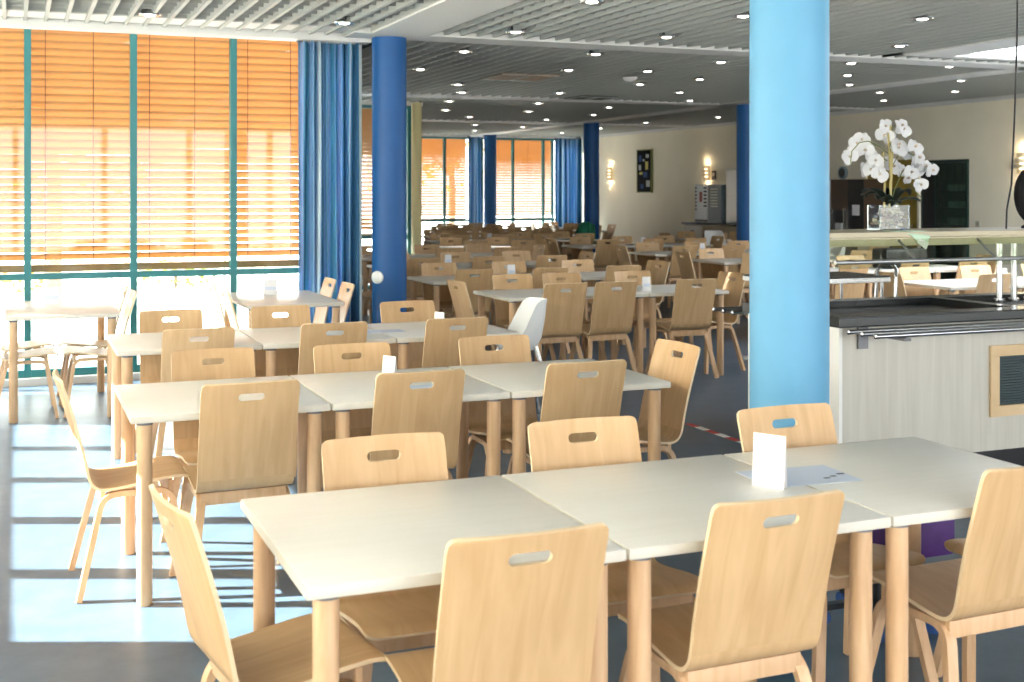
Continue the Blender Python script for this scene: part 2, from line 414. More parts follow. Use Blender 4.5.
# ------------------------------------------------------------------ blue columns
def column(x, y, r_, mat, label):
    t = thing('column', label, 'column', (x, y, 0), 0, 'round blue columns')
    s = MB(); s.lathe([(r_, 0.08), (r_, CEIL + 0.05)], 48); s.obj('shaft', mat, t, smooth=40)
    s = MB(); s.lathe([(r_ + 0.006, 0), (r_ + 0.006, 0.075), (r_ + 0.001, 0.085)], 48); s.obj('base_ring', 'bracket', t, smooth=40)
    return t
colB = column(2.85, 4.107, 0.155, 'light_column', 'large light blue round column beside the serving counter')
colA = column(3.03, 10.33, 0.150, 'blue_column', 'deep blue round column at the end of the curtain')
column(10.45, 16.18, 0.155, 'blue_column', 'dark blue column half hidden behind the light blue column')
column(10.45, 21.67, 0.155, 'blue_column', 'slim blue column in front of the cream wall corner')
column(10.42, 27.10, 0.150, 'blue_column', 'dark blue column between the two far windows')
s = MB(); s.lathe([(0.055, 0), (0.055, 0.02), (0.045, 0.028)], 20)
o = s.obj('round_sensor', 'white_plastic', smooth=40); o.location = (2.905, 10.245, 0.82); o.rotation_euler = (R(90), 0, R(-48))
tag(o, 'small white round box on the deep blue column', 'sensor')

# ------------------------------------------------------------------ venetian blinds
SLW = 0.072
def slat_mesh(L):
    s = MB(); n = 4; vs = []
    for x in (0, L):
        for sgn in (1, -1):
            for i in range(n + 1):
                u = -0.5 + i / n; vs.append((x, u * SLW, 0.006 * (1 - 4 * u * u) + sgn * 0.0008))
    k = n + 1; fs = []
    for i in range(n):
        fs.append((i, i + 1, 2 * k + i + 1, 2 * k + i)); fs.append((k + i, 3 * k + i, 3 * k + i + 1, k + i + 1))
    fs += [(0, 2 * k, 3 * k, k), (n, k + n, 3 * k + n, 2 * k + n)]
    s.add(vs, fs)
    return s.mesh('slat', 'slat_orange', smooth=30)
def blind(x0, x1, y, z0, z1, label, group, pitch=0.0622, single=True, closed=7):
    t = thing('venetian_blind', label, 'blind', (x0, y, z0), 0, group)
    L = x1 - x0; H = z1 - z0; n = int(H / pitch)
    me = slat_mesh(L)
    joined = MB()
    for i in range(n):
        z = H - 0.03 - i * pitch
        f = max(0.0, min(1.0, (i - closed) / 20.0))
        ang = R(-66 + 19 * f + rnd.uniform(-2, 2))
        if single:
            o = link('slat', me, t); o.location = (0, 0, z); o.rotation_euler = (ang, rnd.uniform(-0.002, 0.002), 0)
        else:
            M = Matrix.Translation((0, 0, z)) @ Matrix.Rotation(ang, 4, 'X')
            joined.box(0, L, -SLW / 2, SLW / 2, -0.001, 0.001, M=M)
    if not single: stuff(joined.obj('slats', 'slat_orange', t))
    B(0, L, -0.03, 0.03, H - 0.02, H + 0.03).obj('head_rail', 'slat_brown', t)
    B(0, L, -0.035, 0.035, -0.06, 0.0).obj('bottom_rail', 'slat_brown', t)
    for q in (0.16, 0.62):
        s = MB(); s.cyl((L * q, -0.045, 0), (L * q, -0.045, H), 0.0035, n=6); s.obj('cord', 'cord', t)
edges = [-1.54, -0.72, 0.10, 0.92, 1.74, 2.56, 2.78]
names = ['orange slatted blind outside the frame corner by the left wall', 'orange slatted blind cut by the left edge of the view',
         'orange slatted blind above the left window table, left of two full bays', 'orange slatted blind second from the curtain, wide middle bay',
         'orange slatted blind right beside the blue curtain', 'orange slatted blind end hidden behind the blue curtain']
for i in range(6):
    if i == 5: continue
    blind(edges[i] + 0.006, edges[i + 1] - 0.006, YW + 0.17, 0.96, 2.92, names[i], 'orange blinds of the near window front')
blind(8.66, 10.02, YF + 0.17, 0.93, 2.85, 'distant orange blind left of the far blue column', 'far orange blinds', single=False, closed=-6)
blind(10.55, 12.26, YF + 0.17, 0.93, 2.85, 'distant orange red blind right of the far blue column', 'far orange blinds', single=False, closed=-2)
blind(3.0, 5.5, 17.98, 0.93, 2.85, 'sliver of blind between blue curtain and blue column', 'far orange blinds', single=False, closed=-3)

# ------------------------------------------------------------------ curtains
def curtain(x0, x1, y, z0, z1, folds, amp, label, seed=0, rail=True):
    rr = random.Random(seed)
    t = thing('curtain', label, 'curtain', ((x0 + x1) / 2, y, z0), 0)
    L = x1 - x0; n = folds * 10; rows = 9; vs = []; fs = []
    ph = [rr.uniform(0.6, 1.3) for _ in range(folds + 1)]
    for j in range(rows):
        v = j / (rows - 1)
        for i in range(n + 1):
            u = i / n; k = u * folds; a_ = amp * ph[int(k) % len(ph)]
            x = -L / 2 + L * u + 0.018 * math.sin(k * 4.1 + v * 2.0) * (1 - v)
            yy = a_ * math.sin(2 * math.pi * k) * (0.75 + 0.35 * (1 - v)) + 0.02 * math.sin(v * 3 + k)
            vs.append((x, yy, (z1 - z0) * v))
    for j in range(rows - 1):
        for i in range(n):
            a_ = j * (n + 1) + i; fs.append((a_, a_ + 1, a_ + n + 2, a_ + n + 1))
    me = bpy.data.meshes.new('cloth'); me.from_pydata(vs, [], fs); me.materials.append(MATS['curtain_cloth'])
    uv = me.uv_layers.new(name='UVMap')
    for lp in me.loops: uv.data[lp.index].uv = ((lp.vertex_index % (n + 1)) / n + seed * 0.37, (lp.vertex_index // (n + 1)) / rows)
    me.polygons.foreach_set('use_smooth', [True] * len(me.polygons))
    o = link('cloth', me, t); md = o.modifiers.new('thickness', 'SOLIDIFY'); md.thickness = 0.004
    s = MB(); s.cyl((-L / 2 - 0.02, 0, z1 - z0), (L / 2 + 0.02, 0, z1 - z0), 0.014, n=10); s.obj('rail', 'lamp_metal', t)
curtain(2.27, 2.80, YW - 0.10, 0.05, 2.855, 8, 0.045, 'tall pleated blue striped curtain beside the deep blue column', 1)
curtain(9.98, 10.30, YF - 0.12, 0.05, 2.86, 5, 0.04, 'dark blue curtain left of the far blue column', 2)
curtain(12.22, 12.92, YF - 0.12, 0.05, 2.86, 8, 0.05, 'dark blue curtain in the far right window corner', 3)

# ------------------------------------------------------------------ tables
TH = 0.72
def table_meshes(L, W, th=0.028):
    s = B(-L / 2, L / 2, -W / 2, W / 2, TH - th, TH)
    me = s.mesh('tabletop', ['top_wood', 'top_edge'], smooth=35, bevel=0.006)
    for p in me.polygons:
        if abs(p.normal.z) < 0.5: p.material_index = 1
    s = MB(); s.lathe([(0.026, 0), (0.029, 0.006), (0.029, TH - th - 0.012)], 20); leg = s.mesh('leg', 'leg_wood', smooth=40)
    s = MB(); s.lathe([(0.024, -0.0), (0.0265, 0.001), (0.0265, 0.008)], 16); cap = s.mesh('foot', 'rubber', smooth=40)
    s = MB(); s.lathe([(0.031, TH - th - 0.012), (0.031, TH - th - 0.002)], 18); br = s.mesh('leg_plate', 'bracket', smooth=40)
    return me, leg, cap, br
TL, TW = 0.757, 0.82
SQ = table_meshes(TL, TW); LT = table_meshes(1.24, TW); WT = table_meshes(0.74, 1.24)
def table(x, y, label, group, kind=SQ, L=TL, W=TW, rz=0.0):
    t = thing('dining_table', label, 'table', (x, y, 0), rz, group)
    link('tabletop', kind[0], t)
    for sx in (-1, 1):
        for sy in (-1, 1):
            lg = link('leg', kind[1], t); lg.location = (sx * (L / 2 - 0.055), sy * (W / 2 - 0.055), 0)
            c = link('leg_plate', kind[3], lg)
            c = link('foot', kind[2], lg)
    return t

# ------------------------------------------------------------------ plywood chairs
CW = 0.372
CT = 0.011
# side profile: y forward, z up; origin on the floor below the top edge of the back
PROF_B = [(0.0, 0.838), (0.022, 0.77), (0.046, 0.69), (0.068, 0.61), (0.085, 0.54), (0.095, 0.49), (0.102, 0.458)]
PROF_S = [(0.102, 0.458), (0.112, 0.434), (0.130, 0.416), (0.155, 0.408), (0.20, 0.410), (0.28, 0.421), (0.36, 0.433), (0.43, 0.439), (0.465, 0.436), (0.485, 0.424)]
def refine(pr, k):
    out = []
    for i in range(len(pr) - 1):
        for j in range(k):
            u = j / k; p0 = pr[max(i - 1, 0)]; p1 = pr[i]; p2 = pr[i + 1]; p3 = pr[min(i + 2, len(pr) - 1)]
            out.append(tuple(0.5 * ((2 * p1[a]) + (p2[a] - p0[a]) * u + (2 * p0[a] - 5 * p1[a] + 4 * p2[a] - p3[a]) * u * u + (-p0[a] + 3 * p1[a] - 3 * p2[a] + p3[a]) * u ** 3) for a in (0, 1)))
    out.append(pr[-1]); return out
def lat_dish(z, u):
    # sideways hollow of the back, fading into the seat
    f = max(0.0, min(1.0, (z - 0.45) / 0.2)); return -0.016 * f * (1 - (2 * u - 1) ** 2)
def shell(pr, name, corner_start=False, corner_end=False, before=None, after=None):
    n = 10; k = len(pr); s = MB(); front = []; back = []
    ln = [0.0]
    for i in range(1, k): ln.append(ln[-1] + math.dist(pr[i], pr[i - 1]))
    for i, (y, z) in enumerate(pr):
        a_ = pr[i - 1] if i else (before or pr[0]); b_ = pr[i + 1] if i < k - 1 else (after or pr[-1]); ty, tz = b_[0] - a_[0], b_[1] - a_[1]; q = math.hypot(ty, tz)
        ny, nz = -tz / q, ty / q     # towards the sitter / upwards
        hw = CW / 2
        rr = 0.022
        if corner_start and ln[i] < rr: hw -= rr - math.sqrt(max(0, rr * rr - (rr - ln[i]) ** 2))
        e_ = ln[-1] - ln[i]; r2 = 0.035
        if corner_end and e_ < r2: hw -= r2 - math.sqrt(max(0, r2 * r2 - (r2 - e_) ** 2))
        for sg, lst in ((1, front), (-1, back)):
            for j in range(n + 1):
                u = j / n
                lst.append((-hw + 2 * hw * u, y + lat_dish(z, u) + ny * sg * CT / 2, z + nz * sg * CT / 2))
    m_ = n + 1; N = len(front); vs = front + back
    fs = []; ed = []
    for i in range(k - 1):
        for j in range(n):
            a_ = i * m_ + j; fs.append((a_, a_ + 1, a_ + m_ + 1, a_ + m_)); fs.append((N + a_, N + a_ + m_, N + a_ + m_ + 1, N + a_ + 1))
        for j in (0, n): a_ = i * m_ + j; ed.append((a_, a_ + m_, N + a_ + m_, N + a_))
    for i in (0, k - 1):
        for j in range(n): a_ = i * m_ + j; ed.append((a_, a_ + 1, N + a_ + 1, N + a_))
    s.add(vs, fs, 0); s.add([], [], 1); o = 0
    s.f += ed; s.m += [1] * len(ed)
    return s
PALL = refine(PROF_B + PROF_S[1:], 4); SPL = (len(PROF_B) - 1) * 4
pb = PALL[:SPL + 1]; ps = PALL[SPL:]
# finer rows near the rounded top corners
top = [pb[0]] + [tuple(pb[0][a] + (pb[1][a] - pb[0][a]) * q for a in (0, 1)) for q in (0.08, 0.3, 0.6)] + pb[1:]
back_tmp = shell(top, 'backrest', corner_start=True, after=ps[1]).obj('tmp_back', ['ply', 'ply_edge'])
slot = MB(); pts = []
for i in range(12):
    a_ = -math.pi / 2 + math.pi * i / 11; pts.append((0.036 + 0.0145 * math.cos(a_), 0.0145 * math.sin(a_)))
for i in range(12):
    a_ = math.pi / 2 + math.pi * i / 11; pts.append((-0.036 + 0.0145 * math.cos(a_), 0.0145 * math.sin(a_)))
k = len(pts)
slot.add([(x, -0.1, 0.782 + z) for x, z in pts] + [(x, 0.1, 0.782 + z) for x, z in pts],
         [(i, (i + 1) % k, k + (i + 1) % k, k + i) for i in range(k)] + [tuple(range(k - 1, -1, -1)), tuple(range(k, 2 * k))])
slot_o = slot.obj('tmp_slot', ['ply_edge'])
md = back_tmp.modifiers.new('cut', 'BOOLEAN'); md.object = slot_o; md.operation = 'DIFFERENCE'; md.solver = 'EXACT'; md.material_mode = 'TRANSFER'
bpy.context.view_layer.update()
dg = bpy.context.evaluated_depsgraph_get()
BACK = bpy.data.meshes.new_from_object(back_tmp.evaluated_get(dg)); BACK.name = 'backrest'
BACK.polygons.foreach_set('use_smooth', [True] * len(BACK.polygons)); BACK.set_sharp_from_angle(angle=R(40))
for o in (back_tmp, slot_o): bpy.data.objects.remove(o)
SEAT = shell(ps, 'seat', corner_end=True, before=pb[-2]).mesh('seat', ['ply', 'ply_edge'], smooth=40)
def leg_mesh(side, rear):
    xs_ = side * 0.160; xf = side * 0.222; zt = 0.386
    ym = 0.30
    if rear: yb, yfoot = 0.155, 0.062
    else: yb, yfoot = 0.41, 0.475
    foot = Vector((xf, yfoot, 0.0)); knee = Vector((xs_, yb, zt)); mid = Vector((xs_, ym, zt))
    r_ = 0.055
    d1 = (mid - knee).normalized(); d2 = (foot - knee).normalized()
    pts = [mid]
    for i in range(7):
        q = i / 6; p0 = knee + d1 * r_; p2 = knee + d2 * r_
        pts.append(p0 * (1 - q) ** 2 + knee * 2 * q * (1 - q) + p2 * q * q)
    pts.append(foot)
    s = MB(); s.strip(pts, (side, 0, 0), 0.034, 0.022)
    return s.mesh('leg', 'leg_wood', smooth=30, bevel=0.0)
LEGS = [leg_mesh(sd, rr_) for sd in (-1, 1) for rr_ in (True, False)]
RAIL_R = B(-0.165, 0.165, 0.145, 0.163, 0.352, 0.40).mesh('rear_rail', 'leg_wood', smooth=40, bevel=0.003)
RAIL_F = B(-0.165, 0.165, 0.40, 0.418, 0.362, 0.422).mesh('front_rail', 'leg_wood', smooth=40, bevel=0.003)
LAB = set()
def chair(x, y, rz, label, group):
    t = thing('plywood_chair', label, 'chair', (x, y, 0), rz, group)
    if label in LAB: print('DUP LABEL', label)
    LAB.add(label)
    link('backrest', BACK, t); link('seat', SEAT, t)
    for m_ in LEGS: link('leg', m_, t)
    link('rear_rail', RAIL_R, t); link('front_rail', RAIL_F, t)
    return t
# facing: rz=0 looks along +Y
ORD = ['first', 'second', 'third', 'fourth', 'fifth', 'sixth', 'seventh', 'eighth', 'ninth', 'tenth']
def posname(i, n):
    if n == 1: return 'only one'
    if i == 0: return 'leftmost'
    if i == n - 1: return 'rightmost'
    return 'middle one' if n == 3 else ORD[i] + ' from left'
def jit(a): return rnd.uniform(-a, a)
def row(x0, y0, n, rowname, near=None, far=None, left=True, right=True, j=0.018, pitch=0.763, tables=True):
    for i in range(n if tables else 0):
        table(x0 + TL / 2 + i * pitch, y0 + TW / 2, ('square pale topped table, %s of the %s' % (posname(i, n), rowname)) if n > 1 else 'single square pale ' + rowname, 'square dining tables')
    w_ = n * pitch
    near = near if near is not None else [(x0 + TL * 0.5 + i * pitch + jit(j), y0 - 0.14 + jit(j), jit(0.06)) for i in range(n)]
    far = far if far is not None else [(x0 + TL * 0.5 + i * pitch + jit(j), y0 + TW + 0.12 + jit(j), jit(0.06)) for i in range(n)]
    for i, (x, y, a_) in enumerate(near):
        chair(x, y, a_, 'plywood chair, %s on the near side of the %s' % (posname(i, len(near)), rowname), 'plywood chairs')
    for i, (x, y, a_) in enumerate(far):
        chair(x, y, math.pi + a_, 'plywood chair, %s on the far side of the %s' % (posname(i, len(far)), rowname), 'plywood chairs')
    if left:
        lx, ly, la = left if isinstance(left, tuple) else (x0 - 0.33 + jit(j), y0 + TW / 2 + jit(0.05), jit(0.06))
        chair(lx, ly, -math.pi / 2 + la, 'plywood chair at the left end of the %s' % rowname, 'plywood chairs')
    if right:
        lx, ly, la = right if isinstance(right, tuple) else (x0 + w_ + 0.33 + jit(j), y0 + TW / 2 + jit(0.05), jit(0.06))
        chair(lx, ly, math.pi / 2 + la, 'plywood chair at the right end of the %s' % rowname, 'plywood chairs')
row(0.57, 2.56, 3, 'front table row', [(1.01, 2.39, 0.0), (1.67, 2.44, 0.02), (2.50, 2.48, 0.03)], [(1.005, 3.49, 0.0), (1.66, 3.51, -0.03), (2.385, 3.47, 0.02)],
    (0.335, 2.96, 0.14), (3.22, 2.93, 0.0))
row(0.40, 4.755, 3, 'second table row', [(0.83, 4.665, 0.02), (1.51, 4.69, 0.0), (2.25, 4.70, 0.0)], [(0.84, 5.71, 0.0), (1.475, 5.66, 0.03), (2.21, 5.70, -0.02)],
    (0.16, 5.15, 0.02), (2.935, 5.13, 0.05))
row(0.50, 6.75, 3, 'third table row', [(0.90, 6.60, 0.0), (1.63, 6.61, 0.0), (2.34, 6.60, 0.0)], [(0.88, 7.69, 0.0), (1.55, 7.71, 0.0), (2.39, 7.74, 0.03)], False, False)
# window tables
table(0.31, 9.50, 'pale table in the left corner beside the window front', 'window tables', WT, 0.74, 1.24)
table(1.95, 9.72, 'pale table beside the window and the blue curtain', 'window tables', WT, 0.74, 1.24)
for (x, y, a_, lb) in [(-0.20, 9.23, -1, 'plywood chair at the left edge of view, nearer one at the window table'), (-0.21, 9.77, -1, 'plywood chair at the left edge of view, farther one at the window table'),
                       (0.80, 9.23, 1, 'plywood chair right of the left window table, nearer one'), (0.785, 9.77, 1, 'plywood chair right of the left window table, farther one'),
                       (1.465, 9.43, -1, 'plywood chair left of the table by the curtain, nearer one'), (1.45, 9.99, -1, 'plywood chair left of the table by the curtain, farther one'),
                       (2.44, 9.45, 1, 'plywood chair against the curtain, nearer one at the window table'), (2.43, 10.0, 1, 'plywood chair against the curtain, farther one at the window table')]:
    chair(x, y, a_ * math.pi / 2, lb, 'chairs at the window tables')
# middle block, beyond the deep blue column
table(4.22, 9.36, 'long pale topped table on the left of the first middle-block row', 'square dining tables', LT, 1.24, TW)
table(5.23, 9.36, 'square pale topped table on the right of the first middle-block row', 'square dining tables')
row(3.60, 8.95, 3, 'first middle-block row', [(4.02, 8.79, 0.02), (4.47, 8.80, 0.0), (5.22, 8.82, -0.03)], [(4.02, 9.93, 0.0), (4.50, 9.95, 0.0), (5.20, 9.94, 0.0)], (3.31, 9.39, 0.06), (5.93, 9.40, 0.12), tables=False)
row(3.60, 10.84, 3, 'second middle-block row', None, None, True, (6.22, 11.28, 0.15))
row(3.75, 12.90, 3, 'third middle-block row')
row(4.05, 15.00, 3, 'fourth middle-block row')
row(5.95, 17.20, 2, 'fifth middle-block row', left=False, right=False)
row(6.50, 19.40, 4, 'sixth middle-block row')
row(7.10, 21.60, 4, 'seventh middle-block row', left=False)
row(7.95, 23.80, 3, 'eighth middle-block row')
row(8.75, 25.70, 2, 'rearmost middle-block row', left=False)
# right block, beyond the serving counter and along the cream wall
row(7.60, 8.53, 3, 'first right-block row')
row(7.62, 10.50, 3, 'second right-block row')
row(7.78, 12.52, 3, 'third right-block row')
row(7.94, 14.50, 3, 'fourth right-block row')
row(7.98, 16.85, 3, 'fifth right-block row')
row(10.95, 18.6, 1, 'table near the drawer cabinet')
row(11.2, 24.0, 1, 'table under the wall picture')
row(11.5, 25.9, 1, 'table in the far corner', far=[(11.88, 26.85, 0.0)], right=False)

# ------------------------------------------------------------------ things on the tables
def menu_card(x, y, rz, label, h=0.105, w_=0.075):
    t = thing('menu_card', label, 'menu card', (x, y, TH), rz, 'white menu cards')
    for sg in (-1, 1):
        M = Matrix.Translation((0, sg * 0.013, 0)) @ Matrix.Rotation(sg * 0.115, 4, 'X')
        B(-w_ / 2, w_ / 2, -0.0008, 0.0008, 0.0, h, M=M).obj('leaf', 'paper', t)
    B(-w_ / 2 + 0.01, w_ / 2 - 0.01, -0.0156, -0.0150, h * 0.3, h * 0.5, M=Matrix.Rotation(-0.06, 4, 'X')).obj('print', 'paper_blue', t)
    return t
# front table: upright folded white card and a printed sheet
t = thing('menu_card', 'tall blank white folded card on the front table', 'menu card', (1.985, 2.955, TH), R(-62), 'white menu cards')
for sg in (-1, 1):
    M = Matrix.Translation((0, sg * 0.010, 0)) @ Matrix.Rotation(sg * 0.065, 4, 'X')
    B(-0.05, 0.05, -0.0008, 0.0008, 0.0, 0.148, M=M).obj('leaf', 'paper', t)
t = thing('printed_sheet', 'pale blue printed sheet lying beside the tall white card', 'paper', (2.135, 3.03, TH), R(-4))
B(-0.15, 0.15, -0.105, 0.105, 0.0002, 0.0012).obj('sheet', 'paper_blue', t)
pk = MB()
for i, (x, y, w_) in enumerate([(0.055, -0.055, 0.02), (0.085, -0.04, 0.02), (0.12, -0.02, 0.025)]): pk.box(x, x + w_, y, y + 0.012, 0.0013, 0.0018)
pk.obj('print_marks', 'ink', t)
menu_card(0.26, 9.76, 0.1, 'small blue printed card holder on the left window table', 0.13, 0.11)
menu_card(1.93, 10.0, 0.05, 'small blue printed card holder on the table by the curtain', 0.13, 0.11)
menu_card(1.55, 5.28, R(-60), 'small white card standing on the second table row')
menu_card(2.40, 7.1, R(-60), 'small white card standing on the third table row')
o = B(-0.07, 0.07, -0.05, 0.05, 0.0002, 0.0012).obj('leaflet', 'paper_blue'); o.location = (1.62, 5.02, TH); tag(o, 'pale leaflet flat on the second table row', 'paper')
o = B(-0.12, 0.12, -0.07, 0.07, 0.0002, 0.0012).obj('leaflet', 'paper_blue'); o.location = (2.05, 7.12, TH); tag(o, 'pale leaflet flat on the third table row', 'paper')
for (x, y, lb) in [(4.95, 9.2, 'first middle-block row'), (4.55, 11.25, 'second middle-block row'), (4.6, 13.3, 'third middle-block row'), (4.5, 15.4, 'fourth middle-block row'),
                   (8.9, 12.9, 'third right-block row'), (8.9, 14.9, 'fourth right-block row'), (9.2, 17.2, 'fifth right-block row'), (8.6, 8.95, 'first right-block row'), (7.6, 19.8, 'sixth middle-block row')]:
    menu_card(x, y, 0.1, 'small white card standing on the %s' % lb, 0.12, 0.08)
# lilac tub on a chair of the third row
t = thing('plastic_tub', 'lilac plastic tub with pale green lid on a third row chair', 'tub', (0.86, 7.33, 0.445))
s = MB(); s.lathe([(0.045, 0), (0.052, 0.005), (0.058, 0.075)], 24); s.obj('tub', 'lilac', t, smooth=40)
s = MB(); s.lathe([(0.061, 0.075), (0.061, 0.09), (0.055, 0.095)], 24); s.obj('lid', 'pale_green', t, smooth=40)

# purple rolling stool beyond the front table
t = thing('rolling_stool', 'purple upholstered rolling stool beyond the right end of the front table', 'stool', (2.90, 3.63, 0))
B(-0.21, 0.19, -0.19, 0.17, 0.27, 0.42).obj('cushion', 'purple', t, smooth=40, bevel=0.02)
B(-0.21, 0.19, -0.19, 0.17, 0.421, 0.437).obj('seat_pad', 'green_cloth', t, smooth=40, bevel=0.005)
s = MB(); s.cyl((-0.01, -0.01, 0.07), (-0.01, -0.01, 0.27), 0.025); s.obj('column', 'black', t, smooth=40)
for i in range(5):
    a_ = 2 * math.pi * i / 5 + 0.3; s = MB(); s.strip([(-0.01, -0.01, 0.085), (-0.01 + 0.2 * math.cos(a_), -0.01 + 0.2 * math.sin(a_), 0.06)], (-math.sin(a_), math.cos(a_), 0), 0.035, 0.02)
    lg = s.obj('star_leg', 'black', t)
    s = MB(); c = Vector((-0.01 + 0.2 * math.cos(a_), -0.01 + 0.2 * math.sin(a_), 0.026)); q = Vector((-math.sin(a_), math.cos(a_), 0)) * 0.016
    s.cyl(c - q, c + q, 0.026, n=14); s.obj('castor', 'book_blue', lg, smooth=40)

# white high chairs
def high_chair(x, y, rz, label, sc=1.0):
    t = thing('high_chair', label, 'high chair', (x, y, 0), rz, 'white plastic high chairs'); t.scale = (sc, sc, sc)
    # rounded tub with a tall back; facing +Y
    s = MB(); n = 28; rows = []
    def rim(a_):  # height of rim: tall behind, low in front
        c = 0.5 - 0.5 * math.sin(a_); q = max(0.0, min(1.0, (c - 0.35) / 0.45)); return 0.63 + 0.27 * q * q * (3 - 2 * q)
    vs = []
    lv = [(0.0, 0.55, 0.05), (0.0, 0.55, 0.75), (0.25, None, 0.92), (0.6, None, 1.0), (1.0, None, 1.06), (1.0, None, 1.12), (0.55, None, 1.10), (0.2, None, 1.03), (0.0, 0.535, 0.80), (0.0, 0.535, 0.05)]
    for (f, z, q) in lv:
        for i in range(n):
            a_ = 2 * math.pi * i / n; zz = 0.55 + f * (rim(a_) - 0.55) if z is None else z
            back = 0.035 * f * max(0, -math.sin(a_))
            vs.append((0.165 * q * math.cos(a_), 0.165 * q * math.sin(a_) - back, zz))
    k = len(lv); fs = [(i * n + j, i * n + (j + 1) % n, (i + 1) * n + (j + 1) % n, (i + 1) * n + j) for i in range(k - 1) for j in range(n)]
    fs += [tuple(range(n)), tuple(range((k - 1) * n, k * n))]
    s.add(vs, fs); s.obj('seat_tub', 'white_plastic', t, smooth=50)
    tr = B(-0.20, 0.20, 0.13, 0.33, 0.66, 0.685); tr.obj('tray', 'white_plastic', t, smooth=40, bevel=0.008)
    for sx in (-1, 1):
        for sy in (-1, 1):
            s = MB(); s.cyl((sx * 0.24, sy * 0.24, 0), (sx * 0.115, sy * 0.10, 0.56), 0.013, 0.017, n=12); s.obj('leg', 'lamp_metal', t, smooth=40)
            
high_chair(3.17, 7.72, R(85), 'white plastic high chair at the right end of the third table row', 0.92)
high_chair(10.7, 14.4, R(95), 'white high chair with round back right of the fourth right-block row')
high_chair(10.95, 17.9, R(170), 'white high chair in front of the drawer cabinet')
high_chair(9.75, 20.7, R(100), 'white high chair with a green coat far back')
# green coat draped over that high chair
t = thing('green_coat', 'green coat draped over the far white high chair', 'coat', (9.75, 20.7, 0))
s = MB(); n = 14; vs = []
prof = [(0.17, 0.52), (0.20, 0.66), (0.19, 0.80), (0.15, 0.94), (0.06, 1.0)]
for (r_, z) in prof:
    for i in range(n):
        a_ = 2 * math.pi * i / n; q = 1 + 0.10 * math.sin(3 * a_ + z * 9); vs.append((0.12 + r_ * q * math.cos(a_), r_ * q * math.sin(a_), z))
k = len(prof); fs = [(i * n + j, i * n + (j + 1) % n, (i + 1) * n + (j + 1) % n, (i + 1) * n + j) for i in range(k - 1) for j in range(n)] + [tuple(range(n)), tuple(range((k - 1) * n, k * n))]
s.add(vs, fs); s.obj('body', 'green_cloth', t, smooth=60)
for sg in (-1, 1):
    s = MB(); s.tube([(0.12, sg * 0.15, 0.92), (0.10, sg * 0.24, 0.75), (0.06, sg * 0.25, 0.58)], [0.05, 0.05, 0.045]); s.obj('sleeve', 'green_cloth', t, smooth=60)

# ------------------------------------------------------------------ serving counter
CX0, CX1, CY0, CY1, CZ = 3.95, 8.2, 5.25, 6.10, 0.91
t = thing('serving_counter', 'pale wood serving counter with black top and steel tray rails', 'counter', (CX0, CY0, 0))
W_ = CX1 - CX0; D_ = CY1 - CY0
B(0.12, W_ - 0.1, 0.08, D_ - 0.08, 0, 0.14).obj('plinth', 'black', t)
B(0.02, W_, 0.0, 0.03, 0.14, 0.853).obj('front_panel', 'counter_panel', t)
B(0.02, W_, D_ - 0.03, D_, 0.14, 0.853).obj('back_panel', 'counter_panel', t)
B(0.0, 0.02, 0.0, D_, 0.14, 0.853).obj('end_panel', 'white_wall', t)
B(0.03, W_ - 0.02, 0.04, D_ - 0.04, 0.14, 0.16).obj('bottom', 'counter_panel', t)
top = MB(); top.box(-0.02, W_, -0.03, 0.10, 0.855, CZ); top.box(-0.02, W_, D_ - 0.10, D_ + 0.03, 0.855, CZ)
xw = [-0.02, 0.10, 1.25, 1.33, 2.5, 2.58, 3.75, W_]
for a_, b_ in ((xw[0], xw[1]), (xw[2], xw[3]), (xw[4], xw[5]), (xw[6], xw[7])): top.box(a_, b_, 0.10, D_ - 0.10, 0.855, CZ)
top.obj('worktop', 'black_top', t)
for a_, b_ in ((xw[1], xw[2]), (xw[3], xw[4]), (xw[5], xw[6])):
    s = MB(); s.box(a_, b_, 0.10, D_ - 0.10, 0.84, 0.852); s.box(a_ + 0.03, b_ - 0.03, 0.14, D_ - 0.14, 0.853, 0.872); s.obj('well', 'black_top', t)
B(-0.022, W_, -0.034, -0.028, 0.862, 0.90).obj('edge_strip', 'edge_dark', t)
for side, yy in ((0, -0.03), (1, D_ + 0.03)):
    sg = -1 if side == 0 else 1
    for i in range(3):
        y = yy + sg * (0.09 + 0.105 * i); s = MB(); s.cyl((-0.02, y, 0.845), (W_, y, 0.845), 0.0125, n=12); rl = s.obj('tray_rail', 'chrome', t, smooth=40)
        s = MB(); s.lathe([(0.0135, 0), (0.0135, 0.012), (0.006, 0.016)], 12); e_ = s.obj('end_cap', 'chrome', rl, smooth=40); e_.location = (-0.022, y, 0.845); e_.rotation_euler = (0, R(-90), 0)
    for x in (0.14, 1.38, 2.65, 3.9):
        s = MB(); s.box(x - 0.02, x + 0.02, yy, yy + sg * 0.33, 0.818, 0.832); s.box(x - 0.03, x + 0.03, yy + sg * -0.028, yy + sg * -0.012, 0.74, 0.852); s.obj('rail_bracket', 'bracket', t)
# ventilation grille
g = thing('vent_grille', 'dark ventilation grille in a light maple frame on the counter front', 'grille', (4.94, 5.25, 0))
W2 = 0.80
for (x0, x1, z0, z1) in ((0, W2, 0.655, 0.715), (0, W2, 0.325, 0.385), (0, 0.06, 0.385, 0.655), (W2 - 0.06, W2, 0.385, 0.655)):
    B(x0, x1, -0.018, -0.001, z0, z1).obj('frame_board', 'maple', g, bevel=0.002)
B(0.06, W2 - 0.06, -0.003, -0.001, 0.385, 0.655).obj('backing', 'black', g)
for i in range(18):
    z = 0.392 + i * 0.0148; B(0.06, W2 - 0.06, -0.013, -0.004, z, z + 0.009).obj('louvre', 'dark_grille', g)
